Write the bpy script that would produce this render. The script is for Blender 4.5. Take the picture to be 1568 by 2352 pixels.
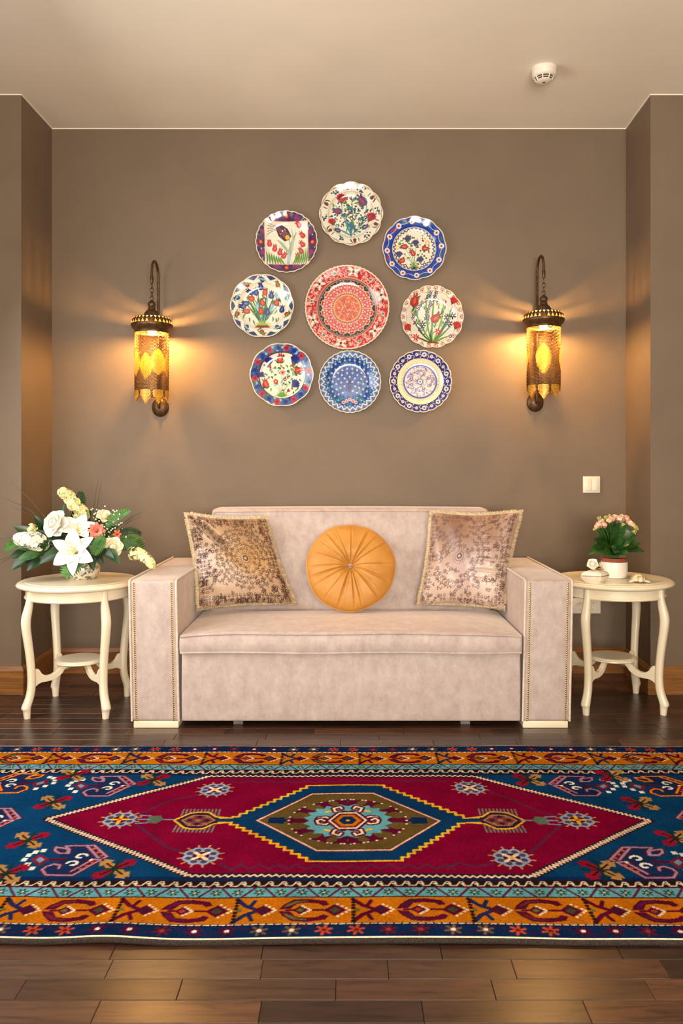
import bpy, bmesh, math, random
import numpy as np
from mathutils import Vector, Matrix
random.seed(7)
rng = np.random.default_rng(11)
PI = math.pi
sc = bpy.context.scene
for o in list(bpy.data.objects):
    bpy.data.objects.remove(o)
COL = sc.collection

# ------------------------------------------------------------------ camera
F_PX, CAM_H, VX, VY = 1855.0, 1.134, 800.0, 1068.0
cam = bpy.data.cameras.new('camera')
cam.sensor_fit = 'HORIZONTAL'; cam.sensor_width = 36.0
cam.lens = 36.0 * F_PX / 1568.0
cam.shift_x = (784.0 - VX) / 1568.0
cam.shift_y = (VY - 1176.0) / 1568.0
cam.clip_start = 0.05
camo = bpy.data.objects.new('camera', cam); COL.objects.link(camo)
camo.location = (0, 0, CAM_H); camo.rotation_euler = (PI / 2, 0, 0)
sc.camera = camo

# ------------------------------------------------------------------ world, daylight, exposure
w = bpy.data.worlds.new('sky'); sc.world = w; w.use_nodes = True
w.node_tree.nodes['Background'].inputs[0].default_value = (0.75, 0.85, 1.0, 1)
w.node_tree.nodes['Background'].inputs[1].default_value = 1.0

def area(name, loc, rot, sx, sy, power, col):
    l = bpy.data.lights.new(name, 'AREA'); l.shape = 'RECTANGLE'
    l.size = sx; l.size_y = sy; l.energy = power; l.color = col
    o = bpy.data.objects.new(name, l); COL.objects.link(o)
    o.location = loc; o.rotation_euler = rot
    return o
# daylight entering by the window of the left wall; the rear lamp is an added, unseen fill
area('window_daylight_left', (-1.90, 2.55, 1.50), (0, -PI / 2 + .45, 0), 1.6, 1.7, 52, (1.0, 0.96, 0.90))
area('fill_light_rear', (.35, -1.93, 1.28), (PI / 2 + .62, 0, 0), 2.3, 1.5, 325, (1.0, 0.92, 0.80))

sc.view_settings.view_transform = 'Standard'
sc.view_settings.look = 'None'
sc.view_settings.exposure = 0.0
sc.view_settings.gamma = 1.0
sc.view_settings.use_curve_mapping = False

# ------------------------------------------------------------------ small helpers
def lin(c):
    return tuple(((v / 255.0) / 12.92 if v / 255.0 <= 0.04045 else ((v / 255.0 + 0.055) / 1.055) ** 2.4) for v in c)
def fp(px, py, d):
    """a point seen at a photo pixel, at distance d from the camera plane"""
    return Vector(((px - VX) * d / F_PX, d, CAM_H - (py - VY) * d / F_PX))

def new_mat(name):
    m = bpy.data.materials.new(name); m.use_nodes = True
    nt = m.node_tree; b = nt.nodes['Principled BSDF']
    return m, nt, b
def setp(b, **k):
    names = dict(rough='Roughness', metal='Metallic', sheen='Sheen Weight', sheen_rough='Sheen Roughness', sheen_tint='Sheen Tint',
                 coat='Coat Weight', coat_rough='Coat Roughness', spec='Specular IOR Level', sss='Subsurface Weight',
                 trans='Transmission Weight', ior='IOR', emit='Emission Color', emit_s='Emission Strength', alpha='Alpha')
    for a, v in k.items():
        s = b.inputs[names[a]]
        if a in ('sheen_tint', 'emit'): v = (*v, 1)
        s.default_value = v
def noise(nt, scale, detail=3, rough=0.55, mapscale=None, coord='Object', loc=None, dist=0.0):
    tc = nt.nodes.new('ShaderNodeTexCoord'); mp = nt.nodes.new('ShaderNodeMapping')
    nt.links.new(tc.outputs[coord], mp.inputs['Vector'])
    if mapscale: mp.inputs['Scale'].default_value = mapscale
    n = nt.nodes.new('ShaderNodeTexNoise'); n.inputs['Scale'].default_value = scale
    n.inputs['Detail'].default_value = detail; n.inputs['Roughness'].default_value = rough
    n.inputs['Distortion'].default_value = dist
    nt.links.new(mp.outputs[0], n.inputs['Vector'])
    return n, mp
def ramp(nt, fac, stops):
    r = nt.nodes.new('ShaderNodeValToRGB')
    el = r.color_ramp.elements
    while len(el) < len(stops): el.new(0.5)
    for e, (p, c) in zip(el, stops):
        e.position = p; e.color = (*c, 1)
    nt.links.new(fac, r.inputs[0])
    return r
def bump(nt, b, fac, strength, dist=0.01):
    bp = nt.nodes.new('ShaderNodeBump'); bp.inputs['Strength'].default_value = strength
    bp.inputs['Distance'].default_value = dist
    nt.links.new(fac, bp.inputs['Height']); nt.links.new(bp.outputs[0], b.inputs['Normal'])
def mat_noise(name, c1, c2, scale=20, detail=3, lo=0.35, hi=0.65, bmp=0.0, bscale=None, mapscale=None, **k):
    m, nt, b = new_mat(name)
    n, _ = noise(nt, scale, detail, mapscale=mapscale)
    r = ramp(nt, n.outputs['Fac'], [(lo, lin(c1)), (hi, lin(c2))])
    nt.links.new(r.outputs[0], b.inputs['Base Color'])
    if bmp:
        n2 = n
        if bscale: n2, _ = noise(nt, bscale, 2, mapscale=mapscale)
        bump(nt, b, n2.outputs['Fac'], bmp)
    setp(b, **k)
    return m
def mat_attr(name, var=0.12, scale=60, bmp=0.0, bscale=200, **k):
    """colour print carried by the mesh, with slight procedural unevenness"""
    m, nt, b = new_mat(name)
    a = nt.nodes.new('ShaderNodeAttribute'); a.attribute_name = 'print'
    n, _ = noise(nt, scale, 3)
    r = ramp(nt, n.outputs['Fac'], [(0.3, (1 - var,) * 3), (0.7, (1 + var * 0.0,) * 3)])
    mx = nt.nodes.new('ShaderNodeMix'); mx.data_type = 'RGBA'; mx.blend_type = 'MULTIPLY'
    mx.inputs['Factor'].default_value = 1.0
    nt.links.new(a.outputs['Color'], mx.inputs['A']); nt.links.new(r.outputs[0], mx.inputs['B'])
    nt.links.new(mx.outputs['Result'], b.inputs['Base Color'])
    if bmp:
        n2, _ = noise(nt, bscale, 2); bump(nt, b, n2.outputs['Fac'], bmp, 0.004)
    setp(b, **k)
    return m

class MB:
    def __init__(s): s.v = []; s.f = []
    def add(s, vs, fs):
        o = len(s.v); s.v += [tuple(p) for p in vs]; s.f += [tuple(i + o for i in f) for f in fs]; return s
    def box(s, c, d):
        x, y, z = c; a, b, e = d[0] / 2, d[1] / 2, d[2] / 2
        vs = [(x + i * a, y + j * b, z + k * e) for k in (-1, 1) for j in (-1, 1) for i in (-1, 1)]
        return s.add(vs, [(0, 2, 3, 1), (4, 5, 7, 6), (0, 1, 5, 4), (2, 6, 7, 3), (0, 4, 6, 2), (1, 3, 7, 5)])
    def tube(s, pts, r, n=8, caps=True, closed=False, flat=1.0):
        pts = [Vector(p) for p in pts]; N = len(pts)
        rs = r if isinstance(r, (list, tuple)) else [r] * N
        up = Vector((0, 0, 1)); vs = []; prev = None
        for i, p in enumerate(pts):
            if closed: t = pts[(i + 1) % N] - pts[i - 1]
            else: t = pts[min(i + 1, N - 1)] - pts[max(i - 1, 0)]
            if t.length < 1e-9: t = Vector((0, 0, 1))
            t.normalize()
            if prev is None:
                a = up if abs(t.z) < 0.9 else Vector((1, 0, 0))
                u = t.cross(a).normalized()
            else:
                u = prev - t * prev.dot(t)
                if u.length < 1e-6: u = t.cross(up)
                u.normalize()
            prev = u; q = t.cross(u)
            for k in range(n):
                g = 2 * PI * k / n
                vs.append(p + u * (math.cos(g) * rs[i]) + q * (math.sin(g) * rs[i] * flat))
        fs = []
        M = N if closed else N - 1
        for i in range(M):
            j = (i + 1) % N
            for k in range(n):
                l = (k + 1) % n
                fs.append((i * n + k, i * n + l, j * n + l, j * n + k))
        if caps and not closed:
            fs.append(tuple(range(n - 1, -1, -1))); fs.append(tuple((N - 1) * n + k for k in range(n)))
        return s.add(vs, fs)
    def lathe(s, prof, n=48, c=(0, 0, 0), sx=1, sy=1):
        vs = []; fs = []; N = len(prof)
        for r, z in prof:
            for k in range(n):
                g = 2 * PI * k / n
                vs.append((c[0] + r * sx * math.cos(g), c[1] + r * sy * math.sin(g), c[2] + z))
        for i in range(N - 1):
            for k in range(n):
                l = (k + 1) % n
                fs.append((i * n + k, i * n + l, (i + 1) * n + l, (i + 1) * n + k))
        if prof[0][0] > 1e-6: fs.append(tuple(range(n - 1, -1, -1)))
        if prof[-1][0] > 1e-6: fs.append(tuple((N - 1) * n + k for k in range(n)))
        return s.add(vs, fs)
    def ball(s, c, r, nu=12, nv=8, sc=(1, 1, 1)):
        prof = [(math.sin(PI * i / nv), -math.cos(PI * i / nv)) for i in range(nv + 1)]
        vs = []; fs = []
        vs.append((c[0], c[1], c[2] - r * sc[2]))
        for i in range(1, nv):
            for k in range(nu):
                g = 2 * PI * k / nu
                vs.append((c[0] + r * sc[0] * prof[i][0] * math.cos(g), c[1] + r * sc[1] * prof[i][0] * math.sin(g), c[2] + r * sc[2] * prof[i][1]))
        vs.append((c[0], c[1], c[2] + r * sc[2]))
        for k in range(nu):
            l = (k + 1) % nu
            fs.append((0, 1 + l, 1 + k))
            for i in range(nv - 2):
                fs.append((1 + i * nu + k, 1 + i * nu + l, 1 + (i + 1) * nu + l, 1 + (i + 1) * nu + k))
            fs.append((1 + (nv - 2) * nu + k, 1 + (nv - 2) * nu + l, len(vs) - 1))
        return s.add(vs, fs)
    def grid(s, P):
        """P[i][j] -> points"""
        n = len(P); m = len(P[0]); vs = [p for row in P for p in row]
        return s.add(vs, [(i * m + j, i * m + j + 1, (i + 1) * m + j + 1, (i + 1) * m + j) for i in range(n - 1) for j in range(m - 1)])
    def prism(s, poly, fmap, t):
        """poly of 2-D points; fmap(u, v, w) -> 3-D, thickness t along w"""
        n = len(poly)
        vs = [fmap(u, v, -t / 2) for u, v in poly] + [fmap(u, v, t / 2) for u, v in poly]
        fs = [tuple(range(n - 1, -1, -1)), tuple(range(n, 2 * n))]
        fs += [(i, (i + 1) % n, n + (i + 1) % n, n + i) for i in range(n)]
        return s.add(vs, fs)
    def xform(s, M):
        s.v = [tuple(M @ Vector(p)) for p in s.v]; return s
    def mesh(s, name, smooth=True, angle=40, bevel=0, bseg=2):
        me = bpy.data.meshes.new(name)
        me.from_pydata(s.v, [], s.f)
        bm = bmesh.new(); bm.from_mesh(me)
        bmesh.ops.recalc_face_normals(bm, faces=bm.faces)
        if bevel:
            ed = [e for e in bm.edges if len(e.link_faces) == 2 and e.calc_face_angle(0) > math.radians(30)]
            bmesh.ops.bevel(bm, geom=ed, offset=bevel, segments=bseg, profile=0.5, affect='EDGES', clamp_overlap=True)
        bm.to_mesh(me); bm.free()
        if smooth:
            me.shade_smooth(); me.set_sharp_from_angle(angle=math.radians(angle))
        me.update()
        return me
    def build(s, name, mat, parent=None, loc=None, **k):
        me = s.mesh(name, **k)
        return link(name, me, mat, parent, loc)
def link(name, me, mat, parent=None, loc=None):
    if mat is not None and not me.materials: me.materials.append(mat)
    o = bpy.data.objects.new(name, me); COL.objects.link(o)
    if parent is not None: o.parent = parent
    if loc is not None: o.location = loc
    return o
def tag(o, label, cat, group=None):
    o['label'] = label; o['category'] = cat
    if group: o['group'] = group
    return o
def thing(name, label, cat, loc=(0, 0, 0), rz=0, group=None):
    o = bpy.data.objects.new(name, None); COL.objects.link(o)
    o.location = loc; o.rotation_euler = (0, 0, rz); o.empty_display_size = 0.05
    return tag(o, label, cat, group)
def struct(o): o['kind'] = 'structure'; return o
def stuff(o): o['kind'] = 'stuff'; return o

def rounded_box(lo, hi, r, n=(8, 8, 8), deform=None, k=4):
    """box with rounded edges, evenly cut faces, optional deformation"""
    def cuts(a, b, m):
        e = [a + r * (1 - math.cos(PI / 2 * i / k)) for i in range(k)]
        mid = [a + r + (b - a - 2 * r) * i / m for i in range(m + 1)]
        return e + mid + [b - (x - a) for x in reversed(e)]
    ax = [cuts(lo[i], hi[i], n[i]) for i in range(3)]
    idx = {}; vs = []; fs = []
    def vid(p):
        key = tuple(round(c, 6) for c in p)
        if key not in idx:
            q = [min(max(p[i], lo[i] + r), hi[i] - r) for i in range(3)]
            dv = Vector((p[0] - q[0], p[1] - q[1], p[2] - q[2]))
            out = Vector(q) + (dv.normalized() * r if dv.length > 1e-9 else Vector())
            idx[key] = len(vs); vs.append(tuple(deform(out) if deform else out))
        return idx[key]
    for a in range(3):
        b, c = (a + 1) % 3, (a + 2) % 3
        for side in (0, 1):
            x = ax[a][0] if side == 0 else ax[a][-1]
            for i in range(len(ax[b]) - 1):
                for j in range(len(ax[c]) - 1):
                    q = []
                    for u, v in ((i, j), (i + 1, j), (i + 1, j + 1), (i, j + 1)):
                        p = [0, 0, 0]; p[a] = x; p[b] = ax[b][u]; p[c] = ax[c][v]; q.append(vid(p))
                    fs.append(tuple(q) if side else tuple(reversed(q)))
    return MB().add(vs, fs)

# ------------------------------------------------------------------ a small painter for flat print (pile colours, glaze, printed cloth)
class Canvas:
    def __init__(s, x0, x1, y0, y1, W, H, col):
        s.x0, s.x1, s.y0, s.y1, s.W, s.H = x0, x1, y0, y1, W, H
        s.a = np.empty((H, W, 3), np.float32); s.a[:] = col
        s.xs = x0 + (np.arange(W) + 0.5) * (x1 - x0) / W
        s.ys = y0 + (np.arange(H) + 0.5) * (y1 - y0) / H
    def win(s, xa, xb, ya, yb):
        i0 = max(0, int((xa - s.x0) / (s.x1 - s.x0) * s.W) - 1); i1 = min(s.W, int((xb - s.x0) / (s.x1 - s.x0) * s.W) + 2)
        j0 = max(0, int((ya - s.y0) / (s.y1 - s.y0) * s.H) - 1); j1 = min(s.H, int((yb - s.y0) / (s.y1 - s.y0) * s.H) + 2)
        return (i0, i1, j0, j1) if i1 > i0 and j1 > j0 else None
    def poly(s, pts, col):
        P = np.asarray(pts, float)
        wn = s.win(P[:, 0].min(), P[:, 0].max(), P[:, 1].min(), P[:, 1].max())
        if wn is None: return
        i0, i1, j0, j1 = wn
        X = s.xs[None, i0:i1]; Y = s.ys[j0:j1, None]
        ins = np.zeros((j1 - j0, i1 - i0), bool)
        n = len(P)
        for k in range(n):
            xa, ya = P[k]; xb, yb = P[(k + 1) % n]
            if ya == yb: continue
            c = (Y > min(ya, yb)) & (Y <= max(ya, yb))
            ins ^= c & (X < xa + (Y - ya) * (xb - xa) / (yb - ya))
        s.a[j0:j1, i0:i1][ins] = col
    def rect(s, xa, xb, ya, yb, col): s.poly([(xa, ya), (xb, ya), (xb, yb), (xa, yb)], col)
    def stroke(s, pts, wd, col, closed=False, ws=None):
        pts = list(pts)
        if closed: pts = pts + [pts[0]]
        for k in range(len(pts) - 1):
            (xa, ya), (xb, yb) = pts[k], pts[k + 1]
            h = (wd if ws is None else 0.5 * (ws[k] + ws[min(k + 1, len(ws) - 1)])) / 2
            wn = s.win(min(xa, xb) - h, max(xa, xb) + h, min(ya, yb) - h, max(ya, yb) + h)
            if wn is None: continue
            i0, i1, j0, j1 = wn
            X = s.xs[None, i0:i1]; Y = s.ys[j0:j1, None]
            dx, dy = xb - xa, yb - ya; L = dx * dx + dy * dy + 1e-12
            t = np.clip(((X - xa) * dx + (Y - ya) * dy) / L, 0, 1)
            d = (X - xa - t * dx) ** 2 + (Y - ya - t * dy) ** 2
            s.a[j0:j1, i0:i1][d <= h * h] = col
    def disc(s, x, y, r, col, r_in=0.0, sy=1.0):
        wn = s.win(x - r, x + r, y - r * sy, y + r * sy)
        if wn is None: return
        i0, i1, j0, j1 = wn
        d = (s.xs[None, i0:i1] - x) ** 2 + ((s.ys[j0:j1, None] - y) / sy) ** 2
        s.a[j0:j1, i0:i1][(d <= r * r) & (d >= r_in * r_in)] = col
    def half(s):
        a = s.a[:s.H // 2 * 2, :s.W // 2 * 2]
        return (a[0::2, 0::2] + a[1::2, 0::2] + a[0::2, 1::2] + a[1::2, 1::2]) / 4
    def sample(s, X, Y):
        u = np.clip((X - s.x0) / (s.x1 - s.x0) * s.W - 0.5, 0, s.W - 1.001); v = np.clip((Y - s.y0) / (s.y1 - s.y0) * s.H - 0.5, 0, s.H - 1.001)
        i = u.astype(int); j = v.astype(int); fu = (u - i)[:, None]; fv = (v - j)[:, None]
        A = s.smooth() if hasattr(s, 'smooth') else s.a
        return (A[j, i] * (1 - fu) + A[j, i + 1] * fu) * (1 - fv) + (A[j + 1, i] * (1 - fu) + A[j + 1, i + 1] * fu) * fv
def np_lin(a):
    a = np.clip(a / 255.0, 0, 1)
    return np.where(a <= 0.04045, a / 12.92, ((a + 0.055) / 1.055) ** 2.4)
def set_print(me, srgb):
    at = me.color_attributes.new('print', 'FLOAT_COLOR', 'POINT')
    c = np.ones((len(me.vertices), 4), np.float32); c[:, :3] = np_lin(srgb)
    at.data.foreach_set('color', c.ravel())
def bez(p0, p1, p2, n=10):
    return [((1 - t) ** 2 * p0[0] + 2 * t * (1 - t) * p1[0] + t * t * p2[0], (1 - t) ** 2 * p0[1] + 2 * t * (1 - t) * p1[1] + t * t * p2[1]) for t in [i / n for i in range(n + 1)]]
def place(pts, cx, cy, s=1.0, ang=0.0, flip=False):
    c, n = math.cos(ang), math.sin(ang)
    return [(cx + s * (c * (-x if flip else x) - n * y), cy + s * (n * (-x if flip else x) + c * y)) for x, y in pts]
# ================================================================== materials of the setting
M = {}
M['wall'] = mat_noise('taupe_wall_paint', (112, 95, 77), (118, 100, 81), 3, 4, bmp=0.05, bscale=350, rough=0.55, spec=0.35)
M['ceiling'] = mat_noise('ceiling_paint', (236, 224, 203), (240, 229, 209), 2, 3, rough=0.8)
M['oak'] = mat_noise('oak_baseboard', (118, 74, 30), (150, 98, 44), 9, 4, mapscale=(0.6, 0.6, 14), rough=0.4)
M['cream'] = mat_noise('cream_lacquer', (236, 220, 188), (242, 228, 200), 6, 3, rough=0.32, coat=0.2, coat_rough=0.25)
M['sub'] = mat_noise('floor_bed', (52, 34, 25), (70, 46, 34), 8, 3, rough=0.6)

def plank_material():
    m, nt, b = new_mat('walnut_plank')
    oi = nt.nodes.new('ShaderNodeObjectInfo')
    n, mp = noise(nt, 5.0, 6, 0.62, mapscale=(1.6, 11, 11), dist=0.6)
    cb = nt.nodes.new('ShaderNodeCombineXYZ'); mu = nt.nodes.new('ShaderNodeMath'); mu.operation = 'MULTIPLY'
    mu.inputs[1].default_value = 37.0
    nt.links.new(oi.outputs['Random'], mu.inputs[0]); nt.links.new(mu.outputs[0], cb.inputs[0]); nt.links.new(mu.outputs[0], cb.inputs[1])
    nt.links.new(cb.outputs[0], mp.inputs['Location'])
    base = ramp(nt, oi.outputs['Random'], [(0.0, lin((42, 27, 21))), (0.2, lin((76, 49, 36))), (0.4, lin((55, 38, 30))), (0.6, lin((90, 60, 43))),
                                           (0.8, lin((54, 36, 28))), (1.0, lin((82, 61, 49)))])
    g = ramp(nt, n.outputs['Fac'], [(0.30, (0.40, 0.35, 0.33)), (0.48, (1, 1, 1)), (0.66, (1.4, 1.3, 1.2))])
    mx = nt.nodes.new('ShaderNodeMix'); mx.data_type = 'RGBA'; mx.blend_type = 'MULTIPLY'; mx.inputs['Factor'].default_value = 0.9
    nt.links.new(base.outputs[0], mx.inputs['A']); nt.links.new(g.outputs[0], mx.inputs['B'])
    nt.links.new(mx.outputs['Result'], b.inputs['Base Color'])
    bump(nt, b, n.outputs['Fac'], 0.06, 0.004)
    setp(b, rough=0.29, spec=0.5)
    return m
M['plank'] = plank_material()

# ================================================================== room shell
CEIL = 2.972; YB = 4.41; YP = 4.005
XL0, XL1 = -1.622, -1.618       # left pier corner, left alcove corner
XR0, XR1 = 1.497, 1.514
RX, RYB = 2.6, -2.0; LX = 1.98
def slab(name, poly, z0, z1, mat):
    mb = MB(); mb.prism(poly, lambda u, v, q: (u, v, (z0 + z1) / 2 + q), z1 - z0)
    return struct(mb.build(name, mat, smooth=False))
slab('ceiling', [(-LX - .1, RYB - .1), (RX + .1, RYB - .1), (RX + .1, YB + .1), (-LX - .1, YB + .1)], CEIL, CEIL + .1, M['ceiling'])
slab('wall_back', [(XL1 - .05, YB), (XR1 + .05, YB), (XR1 + .05, YB + .1), (XL1 - .05, YB + .1)], -.05, CEIL, M['wall'])
slab('wall_left', [(-LX, YP), (XL0, YP), (XL1, YB + .002), (XL1, YB + .1), (-LX, YB + .1)], -.05, CEIL, M['wall'])
slab('wall_right', [(XR0, YP), (RX, YP), (RX, YB + .1), (XR1, YB + .1), (XR1, YB + .002)], -.05, CEIL, M['wall'])
slab('wall_right_side', [(RX, RYB), (RX + .1, RYB), (RX + .1, YB + .1), (RX, YB + .1)], -.05, CEIL, M['wall'])
# left side wall with a window opening
def opening_wall(name, along, fixed, a0, a1, o0, o1, z0, z1, t):
    mb = MB()
    def bx(u0, u1, w0, w1):
        c = ((fixed + t / 2), (u0 + u1) / 2, (w0 + w1) / 2); d = (abs(t), u1 - u0, w1 - w0)
        if along == 'x': c = (c[1], c[0], c[2]); d = (d[1], d[0], d[2])
        mb.box(c, d)
    bx(a0, o0, -.05, CEIL); bx(o1, a1, -.05, CEIL); bx(o0, o1, -.05, z0); bx(o0, o1, z1, CEIL)
    return struct(mb.build(name, M['wall'], smooth=False))
opening_wall('wall_left_side', 'y', -LX, RYB, YB + .1, 1.7, 3.4, .65, 2.45, -.1)
opening_wall('wall_rear', 'x', RYB, -LX, RX, -.8, 1.5, .5, 2.05, -.1)  # rear opening is made up, sized to suit the fill light
def window_frame(name, along, fixed, o0, o1, z0, z1):
    mb = MB()
    def bx(u0, u1, w0, w1):
        c = (fixed, (u0 + u1) / 2, (w0 + w1) / 2); d = (.05, u1 - u0, w1 - w0)
        if along == 'x': c = (c[1], c[0], c[2]); d = (d[1], d[0], d[2])
        mb.box(c, d)
    t = .05
    bx(o0, o1, z0, z0 + t); bx(o0, o1, z1 - t, z1); bx(o0, o0 + t, z0 + t, z1 - t); bx(o1 - t, o1, z0 + t, z1 - t)
    mid = (o0 + o1) / 2; bx(mid - t / 2, mid + t / 2, z0 + t, z1 - t)
    return struct(mb.build(name, M['cream'], smooth=False))
window_frame('window_1', 'y', -LX - .05, 1.7, 3.4, .65, 2.45)
window_frame('added_rear_window', 'x', RYB - .05, -.8, 1.5, .5, 2.05)  # frame of the unseen rear window added around the fill light
# baseboards
def baseboard(name, path):
    """path of points along the wall foot, room on the right-hand side of travel"""
    mb = MB(); H, T = .137, .018
    prof = [(0, 0), (T, 0), (T, H - .02), (T * .55, H - .006), (T * .3, H), (0, H)]
    rows = []
    for i, p in enumerate(path):
        p = Vector((*p, 0)); 
        dirs = []
        if i > 0: dirs.append((p - Vector((*path[i - 1], 0))).normalized())
        if i < len(path) - 1: dirs.append((Vector((*path[i + 1], 0)) - p).normalized())
        ns = [Vector((d.y, -d.x, 0)) for d in dirs]
        nn = sum(ns, Vector()); nn = nn / (nn.dot(ns[0]))
        rows.append([p + nn * u + Vector((0, 0, v)) for u, v in prof])
    n = len(prof)
    vs = [q for r in rows for q in r]; fs = []
    for i in range(len(rows) - 1):
        for k in range(n):
            l = (k + 1) % n; fs.append((i * n + k, i * n + l, (i + 1) * n + l, (i + 1) * n + k))
    fs += [tuple(range(n)), tuple((len(rows) - 1) * n + k for k in range(n))]
    mb.add(vs, fs)
    return struct(mb.build(name, M['oak'], smooth=False))
baseboard('baseboard_back', [(XL1, YB), (XR1, YB)])
baseboard('baseboard_left', [(-LX, YP), (XL0, YP), (XL1, YB - .018)])
baseboard('baseboard_right', [(XR1, YB - .018), (XR0, YP), (RX, YP)])
# thin line of ceiling paint that laps over the wall tops
def lap(name, pts):
    mb = MB()
    for (xa, ya), (xb, yb), (nx, ny) in pts:
        mb.prism([(xa, ya), (xb, yb), (xb + nx, yb + ny), (xa + nx, ya + ny)], lambda u, v, q: (u, v, CEIL - .0025 + q), .005)
    return struct(mb.build(name, M['ceiling'], smooth=False))
lap('trim_1', [((XL1, YB), (XR1, YB), (0, -.003))])
lap('trim_2', [((-LX, YP), (XL0 + .003, YP), (0, -.003)), ((XL0, YP), (XL1, YB - .003), (.003, 0))])
lap('trim_3', [((XR0 - .003, YP), (RX, YP), (0, -.003)), ((XR0, YP), (XR1, YB - .003), (-.003, 0))])

# ================================================================== floor of strip planks
floor = slab('floor', [(-LX, RYB), (RX, RYB), (RX, YB), (-LX, YB)], -.09, -.014, M['sub'])
PW = .0705; Y00 = 1.641
LENS = [.30, .34, .38, .42, .47]
def plank_mesh(L):
    a, b, h, c = L / 2 - .0004, PW / 2 - .0004, .014, .0012
    vs = [(-a, -b, -h), (a, -b, -h), (a, b, -h), (-a, b, -h), (-a, -b, -c), (a, -b, -c), (a, b, -c), (-a, b, -c),
          (-a + c, -b + c, 0), (a - c, -b + c, 0), (a - c, b - c, 0), (-a + c, b - c, 0)]
    fs = [(8, 9, 10, 11)] + [(i, (i + 1) % 4, 4 + (i + 1) % 4, 4 + i) for i in range(4)] + [(4 + i, 4 + (i + 1) % 4, 8 + (i + 1) % 4, 8 + i) for i in range(4)]
    me = bpy.data.meshes.new('plank'); me.from_pydata(vs, [], fs); me.materials.append(M['plank']); return me
pm = {L: plank_mesh(L) for L in LENS}
fixed_rows = {  # joints read off the photograph, in pixels, for the rows in the foreground
    3: [-60, 261, 603, 1012, 1420, 1760], 2: [-110, 250, 601, 891, 1180, 1528, 1880], 1: [-330, 47, 412, 771, 1133, 1492, 1850],
    0: [-170, 220, 597, 971, 1348, 1720]}
field = MB()
row0 = int((RYB - Y00) / PW)
rr = random.Random(5)
def add_plank(x0, x1, yc, single):
    L = x1 - x0
    if single:
        key = min(LENS, key=lambda q: abs(q - L))
        o = link('plank', pm[key], None, floor); o.location = ((x0 + x1) / 2, yc, 0); o.scale = (L / key, 1, 1)
        if rr.random() < .5: o.rotation_euler = (0, 0, PI)
    else:
        a, b = L / 2 - .0004, PW / 2 - .0004; xc = (x0 + x1) / 2
        field.add([(xc - a, yc - b, -.013), (xc + a, yc - b, -.013), (xc + a, yc + b, -.013), (xc - a, yc + b, -.013), (xc - a, yc - b, 0), (xc + a, yc - b, 0), (xc + a, yc + b, 0), (xc - a, yc + b, 0)],
                  [(4, 5, 6, 7), (0, 1, 5, 4), (1, 2, 6, 5), (2, 3, 7, 6), (3, 0, 4, 7)])
for k in range(row0, int((YB - Y00) / PW) + 1):
    ya = Y00 + k * PW; yb = ya + PW; yc = (ya + yb) / 2
    if yb > YB + .03: continue
    xa, xb = -LX, RX
    if yc > YP - .01: xa, xb = XL1 + .002, XR1 - .002
    shown = (1.55 < yc < 1.98) or yc > 3.18
    lim = min(1.75, .47 * yc + .1)
    js = []
    if k in fixed_rows:
        js = [(p - VX) * yc / F_PX for p in fixed_rows[k]]
        while js[0] > xa: js.insert(0, js[0] - rr.choice(LENS))
        while js[-1] < xb: js.append(js[-1] + rr.choice(LENS))
    else:
        x = xa - rr.random() * .35
        while x < xb: js.append(x); x += rr.choice(LENS)
        js.append(x)
    js = [min(max(x, xa), xb) for x in js]
    for x0, x1 in zip(js[:-1], js[1:]):
        if x1 - x0 < .012: continue
        if x1 - x0 > .6:
            xm = (x0 + x1) / 2; segs = [(x0, xm), (xm, x1)]
        else: segs = [(x0, x1)]
        for s0, s1 in segs:
            add_plank(s0, s1, yc, shown and s1 > -lim and s0 < lim)
stuff(field.build('plank_field', M['plank'], floor, smooth=False))

# ================================================================== rug
RX0, RX1 = -1.56, 1.56
RY0, RY1 = 1.915, 3.222
RH = .012
def rp(px, py):
    Y = F_PX * (CAM_H - RH) / (py - VY); return ((px - VX) * Y / F_PX, Y)
def z6(x, y): return rp(x / 2.8, 1680 + y / 2.8)
def z7(x, y): return rp(500 + x / 2.8, 1680 + y / 2.8)
def z8(x, y): return rp(1008 + x / 2.8, 1680 + y / 2.8)
NAVY = (16, 40, 80); BLUE = (12, 60, 102); CRIM = (124, 8, 46); ORNG = (196, 110, 16); SKY = (98, 166, 178); CREAM = (238, 220, 190)
MAR = (88, 16, 44); DARK = (40, 22, 22); OLIV = (98, 78, 38); YEL = (238, 184, 42); PINK = (238, 190, 158); LILA = (158, 136, 160); TAN = (178, 130, 72); GRN = (96, 104, 52); GREY = (122, 150, 176); RED = (150, 20, 44); COR = (206, 76, 40)
RW, RHH = 1200, 416
cv = Canvas(RX0, RX1, RY0, RY1, RW * 2, RHH * 2, BLUE)
def band(a, b, c): cv.rect(RX0, RX1, a, b, c)
def zigzag(p, q, amp, per, wd, col, sq=False):
    (xa, ya), (xb, yb) = p, q; L = math.hypot(xb - xa, yb - ya); n = max(2, int(round(L / per)) * 2)
    tx, ty = (xb - xa) / L, (yb - ya) / L; out = []
    for i in range(n + 1):
        t = L * i / n; s = amp * (1 if i % 2 else -1)
        out.append((xa + tx * t - ty * s, ya + ty * t + tx * s))
    cv.stroke(out, wd, col)
def stair(p, q, n, wd, col):
    (xa, ya), (xb, yb) = p, q; out = []
    for i in range(n):
        out.append((xa + (xb - xa) * i / n, ya + (yb - ya) * i / n)); out.append((xa + (xb - xa) * (i + 1) / n, ya + (yb - ya) * i / n))
    out.append(q); cv.stroke(out, wd, col)
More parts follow.
